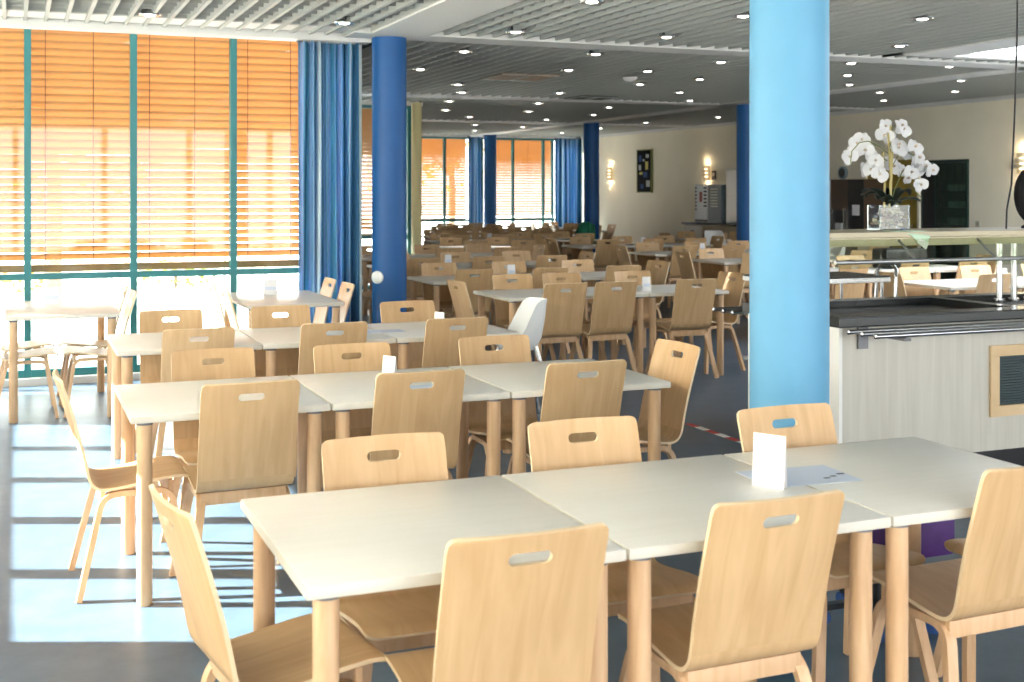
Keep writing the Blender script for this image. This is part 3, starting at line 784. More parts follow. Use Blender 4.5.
# overhead shelf with glass guard
SZ = 1.335
t = thing('serving_shelf', 'long beige shelf on chrome posts above the counter with glass guard', 'shelf', (CX0, 0, 0))
B(-0.03, W_, 5.45, 5.98, SZ - 0.028, SZ).obj('board', 'shelf_board', t, bevel=0.003)
B(-0.03, W_, 5.455, 5.465, SZ - 0.075, SZ - 0.03).obj('light_strip', 'shelf_board', t)
M = Matrix.Translation((0, 5.44, SZ - 0.04)) @ Matrix.Rotation(R(-42), 4, 'X')
B(0.02, W_, -0.004, 0.004, -0.19, 0.0, M=M).obj('glass_guard', 'guard', t)
s = MB(); s.cyl((0.02, 5.31, 1.185), (W_, 5.31, 1.185), 0.012, n=10); s.obj('guard_rail', 'steel', t, smooth=40)
for x in (1.475, 1.585, 1.70, 3.9):
    s = MB(); s.cyl((x, 5.68, CZ), (x, 5.68, SZ - 0.028), 0.018, n=16); p = s.obj('post', 'chrome', t, smooth=40)
    s = MB(); s.cyl((x, 5.68, CZ), (x, 5.68, CZ + 0.012), 0.032, n=16); s.obj('post_flange', 'chrome', p, smooth=40)
for x in (0.55, 1.10, 1.9, 2.9):
    s = MB(); s.cyl((x, 5.31, 1.185), (x, 5.47, 1.30), 0.007, n=8); s.obj('guard_bracket', 'steel', t, smooth=40)
# trolley behind the counter
t = thing('serving_trolley', 'steel serving trolley with looped chrome handle behind the counter', 'trolley', (5.20, 7.0, 0))
for z, th in ((0.945, 0.035), (0.40, 0.03)):
    B(-0.55, 0.30, -0.25, 0.25, z, z + th).obj('tray', 'lamp_metal', t, bevel=0.004)
B(-0.55, 0.30, -0.25, 0.25, 0.981, 0.988).obj('tray_mat', 'black_top', t)
for x in (-0.5, 0.25):
    for y in (-0.22, 0.22):
        s = MB(); s.cyl((x, y, 0.05), (x, y, 0.945), 0.012, n=10); lg = s.obj('leg', 'chrome', t, smooth=40)
        s = MB(); s.cyl((x, y - 0.015, 0.04), (x, y + 0.015, 0.04), 0.04, n=14); s.obj('castor', 'rubber', lg, smooth=40)
s = MB(); pts = []
s.tube([(0.33, -0.24, 0.10), (0.35, -0.24, 0.97), (0.36, -0.235, 1.025), (0.36, -0.21, 1.05), (0.36, -0.07, 1.05), (0.36, -0.045, 1.025), (0.35, -0.04, 0.97), (0.33, -0.04, 0.5)], 0.013, 10)
s.obj('handle', 'chrome', t, smooth=50)
t = thing('paper_roll', 'cream paper roll standing on the trolley next to the light column', 'paper roll', (4.98, 6.95, 0.989))
s = MB(); s.lathe([(0.055, 0), (0.06, 0.004), (0.06, 0.17), (0.055, 0.175)], 24); s.obj('roll', 'paper', t, smooth=40)
s = MB(); s.lathe([(0.02, 0.1755), (0.02, 0.178)], 16); s.obj('core', 'hatch_brown', t, smooth=40)

# green and white napkin hanging over the shelf edge
s = MB(); vs = [(0, 0, 0.002), (0.10, -0.005, 0.004), (0.17, 0.03, 0.002), (0.02, 0.14, 0.002), (0.15, 0.15, 0.003), (0.05, -0.035, -0.01), (0.13, -0.036, -0.075), (0.16, -0.03, -0.02)]
fs = [(0, 1, 3), (1, 2, 4, 3), (0, 5, 1), (5, 6, 7, 1), (1, 7, 2)]
t = thing('napkin', 'green and white napkin draped over the shelf edge under the orchid', 'napkin', (4.50, 5.475, SZ + 0.001)); t.scale = (1.3, 1.0, 1.25)
s.add(vs, fs); o = s.obj('cloth', 'pale_green', t); md = o.modifiers.new('thick', 'SOLIDIFY'); md.thickness = 0.003
s = MB(); s.add([(0.085, -0.034, -0.046), (0.13, -0.042, -0.08), (0.145, -0.042, -0.05), (0.10, -0.04, -0.03)], [(0, 1, 2, 3)]); o = s.obj('white_corner', 'paper', t); md = o.modifiers.new('thick', 'SOLIDIFY'); md.thickness = 0.003

# ------------------------------------------------------------------ orchid
vz = thing('glass_vase', 'clear rectangular glass vase filled with bark on the shelf', 'vase', (4.645, 5.72, SZ), R(-8))
g = MB(); a_, b_, h_ = 0.095, 0.068, 0.145; th_ = 0.007
g.box(-a_, a_, -b_, b_, 0, 0.012); g.box(-a_, a_, -b_, -b_ + th_, 0.012, h_); g.box(-a_, a_, b_ - th_, b_, 0.012, h_); g.box(-a_, -a_ + th_, -b_ + th_, b_ - th_, 0.012, h_); g.box(a_ - th_, a_, -b_ + th_, b_ - th_, 0.012, h_)
g.obj('glass', 'vase_glass', vz)
s = MB(); rr = random.Random(3)
for i in range(90):
    c = Vector((rr.uniform(-0.072, 0.072), rr.uniform(-0.045, 0.045), rr.uniform(0.025, 0.125))); M = Matrix.Translation(c) @ Matrix.Rotation(rr.uniform(0, 3), 4, 'Z') @ Matrix.Rotation(rr.uniform(0, 3), 4, 'X')
    q = rr.uniform(0.008, 0.016); s.box(-q * 1.5, q * 1.5, -q * 0.7, q * 0.7, -q * 0.35, q * 0.35, rr.choice((0, 0, 1)), M=M)
stuff(s.obj('bark_chips', ['bark', 'shelf_board'], vz))
oc = thing('orchid', 'white flowering orchid with dark leaves in the glass vase', 'orchid', (4.655, 5.72, SZ))
def leaf(ang, L, lift, wd):
    s = MB(); vs = []; n = 8
    for i in range(n + 1):
        u = i / n; r_ = L * u; z = 0.13 + lift * math.sin(u * 2.4) ; hw = wd * math.sin(math.pi * min(1, u * 0.93 + 0.06)) ** 0.6
        for q in (-1, 0, 1): vs.append((r_ * math.cos(ang) - q * hw * math.sin(ang), r_ * math.sin(ang) + q * hw * math.cos(ang), z + abs(q) * 0.012))
    fs = [(i * 3 + j, i * 3 + j + 1, i * 3 + j + 4, i * 3 + j + 3) for i in range(n) for j in (0, 1)]
    s.add(vs, fs); o = s.obj('leaf', 'orchid_leaf', oc, smooth=70); md = o.modifiers.new('thick', 'SOLIDIFY'); md.thickness = 0.004
for a_, L, lift, wd in ((R(178), 0.20, 0.085, 0.035), (R(205), 0.15, 0.05, 0.035), (R(150), 0.14, 0.07, 0.03), (R(5), 0.16, 0.085, 0.036), (R(-30), 0.17, 0.04, 0.034), (R(40), 0.13, 0.09, 0.032), (R(-90), 0.09, 0.03, 0.03)):
    leaf(a_, L, lift * 1.2, wd * 1.35)
flower = MB()
def petal(ang, L, wd, tilt, z0=0.0):
    n = 5; vs = []
    for i in range(n + 1):
        u = i / n; hw = wd * math.sin(math.pi * (0.08 + 0.86 * u)) ** 0.7; z = z0 + tilt * u * u
        for q in (-1, 0, 1):
            p = Vector((L * u, q * hw, z - abs(q) * 0.006)); vs.append(Matrix.Rotation(ang, 3, 'Z') @ p)
    flower.add(vs, [(i * 3 + j, i * 3 + j + 1, i * 3 + j + 4, i * 3 + j + 3) for i in range(n) for j in (0, 1)], 0)
petal(R(0), 0.042, 0.030, 0.010, 0.002); petal(R(180), 0.042, 0.030, 0.010, 0.002)
for a_ in (90, 215, 325): petal(R(a_), 0.040, 0.018, -0.008)
flower.lathe([(0.002, 0.0), (0.007, 0.004), (0.006, 0.014), (0.001, 0.018)], 8, mi=1)
FLOWER = flower.mesh('flower', ['petal', 'petal_heart'], smooth=60)
# flower places: (dx, dz) over the shelf in the plane of the spray, dy spread
import_sp = [(-0.30, 0.42), (-0.26, 0.44), (-0.225, 0.50), (-0.20, 0.46), (-0.205, 0.52), (-0.17, 0.40), (-0.155, 0.35), (-0.13, 0.37), (-0.12, 0.42), (-0.15, 0.32), (-0.185, 0.345),
             (-0.075, 0.60), (-0.05, 0.58), (-0.07, 0.545), (0.01, 0.60), (0.035, 0.58), (-0.01, 0.53), (0.0, 0.49), (0.03, 0.46), (-0.02, 0.47),
             (-0.01, 0.385), (0.015, 0.37), (0.085, 0.48), (0.10, 0.45), (0.12, 0.42), (0.075, 0.345), (0.105, 0.335), (0.125, 0.30), (0.13, 0.26), (0.165, 0.40), (0.185, 0.37), (0.16, 0.345), (0.20, 0.345)]
rr = random.Random(5)
for (dx, dz) in import_sp:
    o = link('flower', FLOWER, oc); dy = rr.uniform(-0.07, 0.05)
    o.location = (dx * 0.95 + 0.035, -0.36 * dx * 0.3 + dy, dz)
    d = Vector((rr.uniform(-0.7, 0.6) + dx * 1.5 - 0.15, -1.0, rr.uniform(-0.15, 0.45))); o.rotation_euler = (d.to_track_quat('Z', 'Y') @ Matrix.Rotation(rr.uniform(-0.6, 0.6), 4, 'Z').to_quaternion()).to_euler()
    q = rr.uniform(1.0, 1.3); o.scale = (q, q, q)
for k_, (x, z) in enumerate(((-0.02, 0.56), (0.0, 0.63), (0.02, 0.55), (-0.045, 0.45))):
    s = MB(); s.tube([(x * 0.5 - 0.01, 0.01 * k_ - 0.02, 0.10), (x * 0.6, 0.01 * k_ - 0.02, 0.3), (x, 0.005 * k_ - 0.01, z)], 0.006, 6); s.obj('stake', 'stem', oc, smooth=60)
for pts in ([(-0.01, 0, 0.44), (-0.07, 0, 0.48), (-0.15, 0, 0.51), (-0.22, -0.01, 0.50), (-0.28, -0.02, 0.45), (-0.29, -0.02, 0.38)], [(0.01, 0, 0.36), (0.06, 0, 0.43), (0.12, 0, 0.455), (0.19, 0, 0.42), (0.24, 0, 0.385)],
            [(0.0, 0, 0.55), (0.02, 0, 0.60), (0.06, 0, 0.60)], [(0.0, 0, 0.14), (0.04, 0, 0.25), (0.09, 0, 0.34)], [(-0.02, 0, 0.4), (-0.08, -0.01, 0.43), (-0.13, -0.02, 0.40)], [(0.13, -0.01, 0.27), (0.17, -0.02, 0.22), (0.21, -0.02, 0.185)]):
    s = MB(); s.tube(pts, 0.0032, 6); s.obj('twig', 'twig', oc, smooth=60)

# black sculpture at the right end of the shelf
t = thing('sculpture', 'black carved loop sculpture standing on the shelf at the right edge', 'sculpture', (5.735, 5.72, SZ), R(-20))
s = MB(); pts = []; ra = []
for i in range(25):
    u = i / 24; a_ = R(-60) - u * R(300); pts.append((0.085 * math.cos(a_), 0, 0.20 + 0.145 * math.sin(a_))); ra.append(0.028 + 0.012 * math.sin(u * math.pi))
s.tube(pts, ra, 10); s.obj('loop', 'matte_black', t, smooth=60)
s = MB(); s.lathe([(0.075, 0), (0.075, 0.012), (0.03, 0.04), (0.03, 0.08)], 20); s.obj('foot', 'matte_black', t, smooth=50)
# cable from ceiling to shelf
s = MB(); s.tube([(5.605, 5.72, 2.93), (5.60, 5.72, 2.5), (5.58, 5.72, 2.0), (5.555, 5.72, 1.6), (5.52, 5.72, 1.45), (5.515, 5.72, SZ + 0.0)], 0.0055, 8)
o = s.obj('power_cable', 'wire_black', smooth=60); tag(o, 'thin black cable hanging from the ceiling to the shelf', 'cable')

# ------------------------------------------------------------------ floor tape
t = thing('floor_tape', 'red and white striped tape line on the floor behind the second row', 'tape', (4.19, 7.2, 0))
n = 12
for i in range(n):
    B(-0.025, 0.025, -0.125 * (i + 1), -0.125 * i, 0.0005, 0.002).obj('tape_segment', 'tape_red' if i % 2 == 0 else 'tape_white', t)

# ------------------------------------------------------------------ ceiling fittings
DL = [(0.96, 9.74), (2.45, 9.62), (3.81, 7.89), (3.93, 9.62), (4.02, 11.15), (4.15, 12.94), (5.28, 9.44), (6.58, 12.2), (5.29, 10.87), (6.83, 11.06), (7.63, 12.83), (7.29, 13.71), (5.70, 12.4), (5.18, 14.6), (5.64, 15.73),
      (6.58, 7.7), (8.15, 10.63), (8.96, 11.75), (9.75, 12.75), (9.33, 10.49), (10.65, 11.78), (10.9, 13.6), (11.9, 14.76), (11.73, 13.08), (8.38, 14.62), (9.26, 15.85), (6.9, 15.3), (6.0, 17.3), (7.4, 17.2), (8.8, 17.6), (6.6, 19.2), (8.0, 19.0), (9.4, 19.4), (11.3, 17.4), (11.8, 19.2), (7.6, 20.8), (9.2, 21.0), (11.4, 21.2), (8.6, 23.2), (9.8, 23.6), (11.5, 23.4), (9.4, 25.4), (11.6, 25.6), (5.2, 8.1), (7.6, 9.2)]
s = MB(); s.lathe([(0.065, 0.0), (0.085, -0.004), (0.09, 0.004), (0.072, 0.010), (0.05, 0.075), (0.045, 0.076), (0.06, 0.006)], 20); DLR = s.mesh('ring', 'lamp_metal', smooth=40)
s = MB(); s.lathe([(0.042, 0.03), (0.042, -0.003), (0.02, -0.009)], 16); DLB = s.mesh('bulb', 'bulb', smooth=60)
NUM = ORD + ['eleventh', 'twelfth', 'thirteenth', 'fourteenth', 'fifteenth', 'sixteenth', 'seventeenth', 'eighteenth', 'nineteenth', 'twentieth', 'twenty-first', 'twenty-second', 'twenty-third', 'twenty-fourth', 'twenty-fifth']
bands = [[], [], [], []]
for (x, y) in DL: bands[0 if y < 10.2 else 1 if y < 16.4 else 2 if y < 22.1 else 3].append((x, y))
srt = []
for q, bn in enumerate(bands):
    bn.sort(key=lambda p: (p[0] * 0.927 - p[1] * 0.375) / (p[0] * 0.375 + p[1] * 0.927))
    for i, p in enumerate(bn): srt.append((p[0], p[1], 'round recessed downlight, %s from left %s' % (NUM[i], ('before the nearest ceiling cross beam', 'between first and second ceiling cross beams', 'between second and third ceiling cross beams', 'beyond the third ceiling cross beam')[q])))
for (x, y, lb) in srt:
    t = thing('downlight', lb, 'downlight', (x, y, CEIL - 0.004), 0, 'recessed ceiling downlights')
    link('ring', DLR, t); link('bulb', DLB, t)
def hatch(x, y, sx, sy, mat, label):
    t = thing('ceiling_hatch', label, 'hatch', (x, y, CEIL - 0.012))
    B(-sx, sx, -sy, sy, 0, 0.012).obj('plate', mat, t)
    f = MB(); f.box(-sx, sx, -sy, -sy + 0.02, -0.008, 0); f.box(-sx, sx, sy - 0.02, sy, -0.008, 0); f.box(-sx, -sx + 0.02, -sy, sy, -0.008, 0); f.box(sx - 0.02, sx, -sy, sy, -0.008, 0); f.box(-0.02, 0.02, -sy, sy, -0.008, 0)
    f.obj('frame', 'lattice', t)
hatch(5.5, 13.35, 0.36, 0.36, 'hatch_brown', 'brown double hatch plate in the grid ceiling')
hatch(7.66, 15.9, 0.30, 0.28, 'hatch_dark', 'dark air outlet in the ceiling before the second cross beam')
s = MB(); s.lathe([(0.09, 0.0), (0.07, -0.03), (0.03, -0.045)], 16)
o = s.obj('smoke_detector', 'white_plastic', smooth=40); o.location = (6.75, 12.95, CEIL); tag(o, 'small pale smoke detector under the ceiling grid', 'detector')

# ------------------------------------------------------------------ right wall
def sconce(y, z, label):
    t = thing('wall_lamp', label, 'wall lamp', (XR, y, z), 0, 'brass wall lamps')
    B(-0.03, 0.0, -0.05, 0.05, -0.16, 0.16).obj('back_plate', 'brass', t)
    for i, (zz, rr_) in enumerate(((-0.145, 0.085), (-0.07, 0.115), (0.005, 0.115), (0.08, 0.085))):
        s = MB(); n = 12; vs = []
        for q in (0, 1):
            for k2, dr in enumerate((0, 0.006)):
                for j in range(n + 1):
                    a_ = math.pi / 2 + math.pi * j / n; vs.append(((rr_ + dr) * math.cos(a_) - 0.01, (rr_ + dr) * math.sin(a_), zz + q * 0.062))
        m_ = n + 1; fs = []
        for j in range(n): fs += [(j, j + 1, 2 * m_ + j + 1, 2 * m_ + j), (m_ + j, 3 * m_ + j, 3 * m_ + j + 1, m_ + j + 1), (j, m_ + j, m_ + j + 1, j + 1), (2 * m_ + j, 2 * m_ + j + 1, 3 * m_ + j + 1, 3 * m_ + j)]
        s.add(vs, fs); s.obj('shade_band', 'brass', t, smooth=40)
    s = MB(); s.cyl((-0.05, 0, -0.12), (-0.05, 0, 0.12), 0.022, n=12); s.obj('bulb', 'lamp_glow', t, smooth=40)
    for dz in (-0.2, 0.2):
        l = bpy.data.lights.new('bulb_light', 'POINT'); l.energy = 0.6; l.color = (1, 0.78, 0.48); l.shadow_soft_size = 0.03
        lo = bpy.data.objects.new('bulb_light', l); COL.objects.link(lo); lo.parent = t; lo.location = (-0.08, 0, dz)
sconce(25.9, 1.98, 'glowing brass wall lamp left of the tall dark picture')
sconce(21.54, 1.94, 'glowing brass wall lamp above the vending machine')
sconce(13.15, 1.95, 'glowing brass wall lamp at the right edge behind the sculpture')
t = thing('wall_picture', 'tall narrow black picture with yellow and grey rectangles on cream wall', 'picture', (XR, 24.2, 2.02))
B(-0.03, 0, -0.33, 0.33, -0.46, 0.46).obj('canvas', 'art_black', t)
f = MB()
for y in (-0.34, 0.32): f.box(-0.04, 0, y, y + 0.02, -0.47, 0.47)
for z in (-0.48, 0.46): f.box(-0.04, 0, -0.34, 0.34, z, z + 0.02)
f.obj('frame', 'twig', t)
for (y, z, w_, h_, mt) in ((-0.12, 0.12, 0.12, 0.18, 'art_yellow'), (-0.18, -0.28, 0.16, 0.14, 'art_grey'), (0.2, 0.08, 0.1, 0.12, 'art_grey'), (0.15, -0.05, 0.14, 0.06, 'art_yellow'), (-0.05, -0.08, 0.18, 0.12, 'art_blue'), (0.18, 0.28, 0.12, 0.14, 'art_blue'), (-0.15, 0.33, 0.14, 0.08, 'art_grey'), (0.1, -0.34, 0.12, 0.1, 'art_blue'), (0.02, 0.24, 0.07, 0.05, 'art_grey')):
    B(-0.034, -0.028, y - w_ / 2, y + w_ / 2, z - h_ / 2, z + h_ / 2).obj('painted_block', mt, t)
t = thing('wall_sign', 'small dark square sign beside the wall lamp', 'sign', (XR, 21.3, 1.89)); B(-0.02, 0, -0.07, 0.07, -0.09, 0.09).obj('plate', 'brown_machine', t); B(-0.023, -0.02, -0.04, 0.04, -0.02, 0.05).obj('symbol', 'cream_wall', t)
t = thing('drawer_cabinet', 'low cabinet with dark top and white drawers under the vending machine', 'cabinet', (12.3, 19.3, 0))
B(-0.03, 0.69, 0, 2.05, 0.92, 0.96).obj('worktop', 'black_top', t)
B(0.02, 0.68, 0.02, 2.0, 0, 0.92).obj('body', 'beige', t)
for i in range(3):
    z = 0.10 + i * 0.27; d_ = B(0.0, 0.02, 1.32, 2.0, z, z + 0.255).obj('drawer', 'drawer', t, bevel=0.003)
    B(-0.012, 0.0, 1.60, 1.72, z + 0.12, z + 0.17).obj('handle', 'bracket', d_)
for y in (0.05, 0.68):
    d_ = B(0.0, 0.02, y, y + 0.61, 0.1, 0.90).obj('door', 'beige', t, bevel=0.003); B(-0.012, 0.0, y + 0.50, y + 0.53, 0.5, 0.62).obj('handle', 'bracket', d_)
t = thing('vending_machine', 'white and dark coffee vending machine on the drawer cabinet', 'vending machine', (12.45, 20.1, 0.96))
B(0, 0.5, 0, 1.0, 0, 0.74).obj('body', 'blue_grey', t, bevel=0.004)
B(-0.015, 0, 0.52, 1.0, 0.02, 0.73).obj('white_front', 'vend_white', t)
B(-0.015, 0, 0.02, 0.50, 0.02, 0.73).obj('glass_front', 'vend_dark', t)
for i in range(7):
    B(-0.02, -0.015, 0.93, 0.98, 0.66 - i * 0.07, 0.69 - i * 0.07).obj('button', 'art_black', t)
    if i < 6: B(-0.02, -0.015, 0.56, 0.66, 0.66 - i * 0.07, 0.69 - i * 0.07).obj('button', 'art_black', t)
for i in range(7): B(-0.02, -0.015, 0.16, 0.40, 0.64 - i * 0.055, 0.66 - i * 0.055).obj('print_line', 'vend_print', t)
B(-0.02, -0.015, 0.72, 0.82, 0.40, 0.60).obj('cup_picture', 'vend_red', t)
B(-0.02, -0.015, 0.52, 1.0, 0.02, 0.06).obj('drip_tray', 'black', t)
t = thing('tall_locker', 'tall grey blue unit between vending machine and dark blue column', 'locker', (12.45, 19.55, 0.96)); B(0, 0.5, 0, 0.42, 0, 1.02).obj('body', 'blue_grey', t, bevel=0.004); B(-0.012, 0, 0.02, 0.40, 0.03, 1.0).obj('door', 'steel', t)
# back bar with coffee machines
t = thing('back_bar', 'dark back bar counter along the cream wall behind the coffee machines', 'counter', (12.3, 15.9, 0)); B(0.03, 0.68, 0.02, 2.2, 0, 0.86).obj('body', 'beige', t); B(0, 0.69, 0, 2.22, 0.86, 0.90).obj('worktop', 'black_top', t)
t = thing('coffee_machine', 'tall dark brown coffee machine behind the orchid', 'coffee machine', (12.5, 15.98, 0.90))
B(0, 0.42, 0.0, 0.86, 0.0, 0.86).obj('body', 'brown_machine', t, bevel=0.006)
B(-0.01, 0, 0.0, 0.40, 0.02, 0.85).obj('black_front', 'black', t); B(-0.015, -0.01, 0.10, 0.28, 0.28, 0.45).obj('white_label', 'paper', t)
for y in (0.44, 0.80): B(-0.05, -0.0, y, y + 0.03, 0.0, 0.38).obj('steel_strip', 'chrome', t)
B(-0.06, -0.0, 0.50, 0.66, 0.05, 0.15).obj('cup_holder', 'vend_white', t)
B(-0.012, 0, 0.47, 0.79, 0.0, 0.36).obj('niche', 'black', t)
t = thing('shelf_unit', 'small white shelf unit beside the coffee machine', 'shelf unit', (12.5, 16.9, 0.90))
for z in (0, 0.29, 0.42): B(0, 0.4, 0, 0.5, z, z + 0.025).obj('shelf', 'white_plastic', t)
for y in (-0.02, 0.5): B(0, 0.4, y, y + 0.02, 0, 0.85).obj('side', 'white_plastic', t)
for i in range(5):
    o = B(0, 0.22, 0, 0.075, 0, 0.30).obj('ring_binder', 'book_blue'); o.location = (12.52, 16.93 + i * 0.085, 1.346); tag(o, 'dark blue binder, %s on the small white shelf unit' % ('rightmost', 'fourth from left', 'third from left', 'second from left', 'leftmost')[i], 'binder', 'blue binders')
t = thing('thermos_jug', 'pale thermos jug standing before the shelf unit', 'jug', (12.42, 17.02, 0.90)); s = MB(); s.lathe([(0.06, 0), (0.065, 0.01), (0.06, 0.24), (0.045, 0.27)], 18); s.obj('jug', 'paper', t, smooth=50); s = MB(); s.lathe([(0.045, 0.27), (0.04, 0.31)], 18); s.obj('lid', 'black', t, smooth=50)
# doors in the right wall
d_ = bpy.data.objects.new('door_1', None); COL.objects.link(d_); d_.location = (XR, 15.25, 0); struct(d_, 'mustard coloured door behind the orchid', 'door')
B(-0.05, -0.005, 0.0, 1.22, 0, 2.06).obj('leaf', 'mustard', d_, bevel=0.003)
for y in (-0.05, 1.22): B(-0.07, 0, y, y + 0.05, 0, 2.11).obj('jamb', 'cream_wall', d_)
B(-0.07, 0, -0.05, 1.27, 2.06, 2.11).obj('lintel', 'cream_wall', d_)
s = MB(); s.cyl((-0.09, 0.10, 1.03), (-0.05, 0.10, 1.03), 0.02, n=10); s.obj('handle', 'chrome', d_)
t = thing('glass_cabinet', 'dark green glazed cabinet with shelves of glassware set into the cream wall', 'cabinet', (XR + 0.33, 14.21, 0))
B(-0.35, 0, 0, 0.02, 0, 2.0).obj('side', 'dark_green', t); B(-0.35, 0, 0.97, 0.99, 0, 2.0).obj('side', 'dark_green', t); B(-0.02, 0, 0.02, 0.97, 0, 2.0).obj('back', 'cabinet_inside', t); B(-0.36, 0, 0, 0.99, 2.0, 2.04).obj('top', 'dark_green', t); B(-0.35, 0, 0.02, 0.97, 0, 0.06).obj('bottom', 'dark_green', t)
for z in (0.75, 1.05, 1.3, 1.55): B(-0.34, -0.02, 0.02, 0.97, z, z + 0.015).obj('shelf', 'dark_green', t)
for (a_, b_) in ((0.0, 0.03), (0.66, 0.70), (0.96, 0.99)): B(-0.37, -0.35, a_, b_, 0.0, 2.0).obj('door_stile', 'dark_green', t)
B(-0.362, -0.356, 0.03, 0.66, 0.06, 1.98).obj('pane', 'dark_pane', t); B(-0.362, -0.352, 0.70, 0.96, 0.06, 1.98).obj('door_panel', 'black', t)
for i in range(4): B(-0.366, -0.363, 0.03 + 0.155 * (i + 0.5), 0.035 + 0.155 * (i + 0.5), 1.72, 1.95).obj('glazing_bar', 'dark_green', t)
B(-0.366, -0.363, 0.03, 0.66, 1.84, 1.846).obj('glazing_bar', 'dark_green', t)
s = MB(); s.lathe([(0.03, 0), (0.035, 0.01), (0.042, 0.10), (0.038, 0.10)], 12); GL = s.mesh('drinking_glass', 'glassware', smooth=50)
for z in (1.065, 1.315, 1.565):
    for i in range(6):
        o = link('drinking_glass', GL); o.location = (13.15, 14.27 + i * 0.1, z); tag(o, 'drinking glass, %s on the %s shelf of the dark glazed cabinet' % (('rightmost', 'fifth from left', 'fourth from left', 'third from left', 'second from left', 'leftmost')[i], {1.065: 'lower', 1.315: 'middle', 1.565: 'upper'}[z]), 'glass', 'glasses in the dark cabinet')
t = thing('wall_socket', 'small wall socket right of the dark glazed cabinet', 'socket', (XR, 14.03, 1.09)); B(-0.012, 0, -0.045, 0.045, -0.045, 0.045).obj('plate', 'vend_print', t); B(-0.014, -0.012, -0.025, 0.025, -0.025, 0.025).obj('insert', 'beige', t)
t = thing('wall_clock', 'small dark round fitting on the cream wall beside the light column', 'wall fitting', (XR, 17.15, 1.88)); s = MB(); s.cyl((-0.04, 0, 0), (0, 0, 0), 0.11, n=24); s.obj('body', 'blue_grey', t, smooth=40); s = MB(); s.cyl((-0.045, 0, 0), (-0.04, 0, 0), 0.08, n=24); s.obj('face', 'black', t, smooth=40)
t = thing('black_bag', 'black bag on the far tables behind the counter', 'bag', (9.0, 10.9, TH)); B(-0.28, 0.28, -0.13, 0.13, 0.0, 0.22).obj('body', 'black', t, smooth=40, bevel=0.04); s = MB(); s.tube([(-0.12, 0, 0.2), (-0.1, 0, 0.32), (0.1, 0, 0.32), (0.12, 0, 0.2)], 0.012, 8); s.obj('handle', 'black', t, smooth=60)

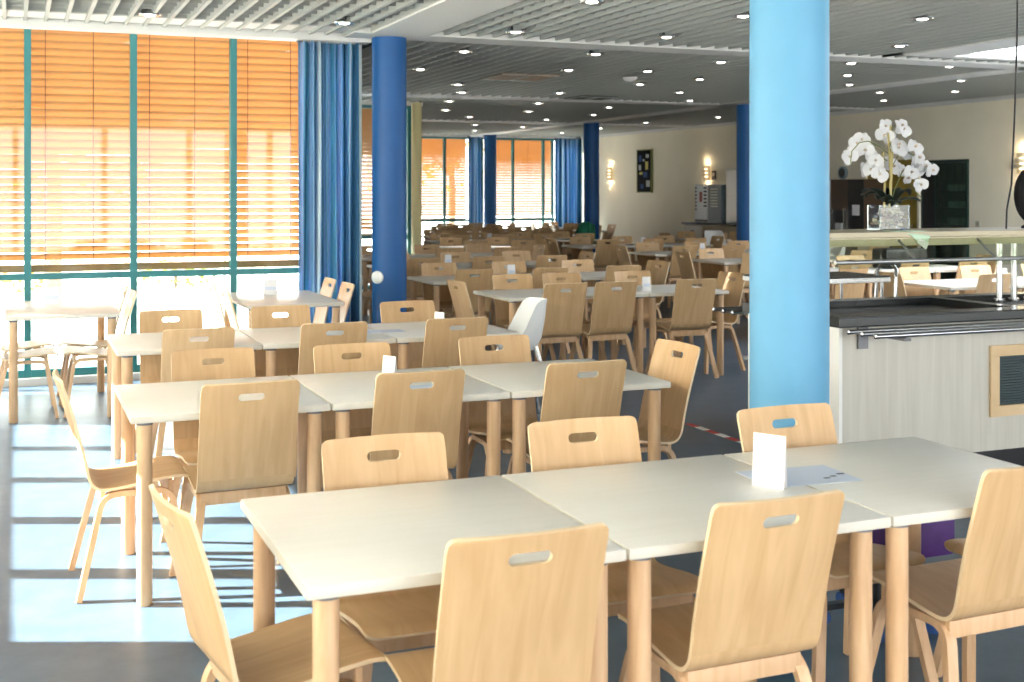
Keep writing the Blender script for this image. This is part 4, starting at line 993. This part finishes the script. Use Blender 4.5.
# ------------------------------------------------------------------ outdoors
gr = MB(); gr.box(-60, 60, -40, 80, -0.35, -0.12)
struct(gr.obj('ground', 'paving'), 'bright pale paving outside the windows', 'ground')
t = thing('terrace_deck', 'grey plank deck just outside the near window front', 'deck', (0, 10.95, 0))
for i in range(9):
    B(-4, 2.65, i * 0.145, i * 0.145 + 0.135, -0.11, -0.02).obj('plank', 'deck', t)
t = thing('terrace_railing', 'pale grey bar railing outside the window near the curtain', 'railing', (0, 13.4, -0.12))
for z in (0.15, 1.05): B(0.9, 2.6, -0.02, 0.02, z, z + 0.04).obj('rail', 'rail_grey', t)
for i in range(12): B(0.92 + i * 0.145, 0.95 + i * 0.145, -0.012, 0.012, 0.0, 1.05).obj('bar', 'rail_grey', t)
def tree(x, y, h, rad, mat, label, seed, n=500, low=0.25):
    rr = random.Random(seed); t = thing('tree', label, 'tree', (x, y, -0.12), 0, 'trees outside the windows')
    s = MB(); s.tube([(0, 0, 0), (0.05, 0.03, h * 0.3), (0.0, 0.1, h * 0.6), (0.08, 0.05, h * 0.85)], [0.13, 0.11, 0.07, 0.03], 10); s.obj('trunk', 'tree_bark', t, smooth=60)
    for i in range(5):
        a_ = rr.uniform(0, 6.28); z = h * rr.uniform(0.35, 0.6); s = MB(); s.tube([(0.02, 0.05, z), (rad * 0.4 * math.cos(a_), rad * 0.4 * math.sin(a_), z + h * 0.12), (rad * 0.75 * math.cos(a_), rad * 0.75 * math.sin(a_), z + h * 0.22)], [0.05, 0.035, 0.015], 7); s.obj('branch', 'tree_bark', t, smooth=60)
    s = MB()
    for i in range(n):
        u = Vector((rr.gauss(0, 1), rr.gauss(0, 1), rr.gauss(0, 1))).normalized() * rr.random() ** 0.4
        c = Vector((u.x * rad, u.y * rad, h * (0.5 + low * 0.5) + u.z * h * (0.5 - low * 0.5)))
        M = Matrix.Translation(c) @ Matrix.Rotation(rr.uniform(0, 6.28), 4, 'Z') @ Matrix.Rotation(rr.uniform(0, 3), 4, 'X'); q = rr.uniform(0.05, 0.11)
        s.add([M @ Vector(p) for p in ((-q, 0, 0), (0, -q * 0.5, 0.01), (q, 0, 0), (0, q * 0.5, 0.01))], [(0, 1, 2, 3)])
    stuff(s.obj('leaves', mat, t))
tree(-3.4, 16.5, 5.5, 2.0, 'leaf_gold', 'golden leaved tree outside the left window bay', 1, 900)
tree(0.5, 19.0, 5.0, 1.8, 'leaf_green', 'olive leaved tree outside the middle window bay', 2, 800)
tree(9.6, 33.0, 5.0, 1.5, 'leaf_gold', 'golden tree outside the far left window', 3, 900)
tree(12.2, 35.0, 5.5, 1.6, 'leaf_gold', 'golden tree outside the far right window', 4, 700)
def shrub(x, y, r_, label, seed, mat='leaf_green'):
    rr = random.Random(seed); t = thing('shrub', label, 'shrub', (x, y, -0.12), 0, 'low shrubs outside the windows'); s = MB()
    for i in range(350):
        u = Vector((rr.gauss(0, 1), rr.gauss(0, 1), abs(rr.gauss(0, 1)))).normalized() * rr.random() ** 0.4 * r_
        M = Matrix.Translation((u.x * 1.3, u.y, u.z * 0.9 + 0.05)) @ Matrix.Rotation(rr.uniform(0, 6.28), 4, 'Z') @ Matrix.Rotation(rr.uniform(0, 3), 4, 'X'); q = rr.uniform(0.03, 0.07)
        s.add([M @ Vector(p) for p in ((-q, 0, 0), (0, -q * 0.5, 0.01), (q, 0, 0), (0, q * 0.5, 0.01))], [(0, 1, 2, 3)])
    stuff(s.obj('leaves', mat, t))
    s = MB(); s.cyl((0, 0, 0), (0, 0, r_ * 0.7), 0.03, n=8); s.obj('stem', 'tree_bark', t)
shrub(-1.0, 20.0, 0.55, 'low green shrub outside the left window bay', 11)
shrub(0.2, 21.5, 0.6, 'low golden shrub beyond the left window table', 12, 'leaf_gold')
shrub(2.6, 22.0, 0.6, 'low green shrub outside beyond the bar railing', 13)
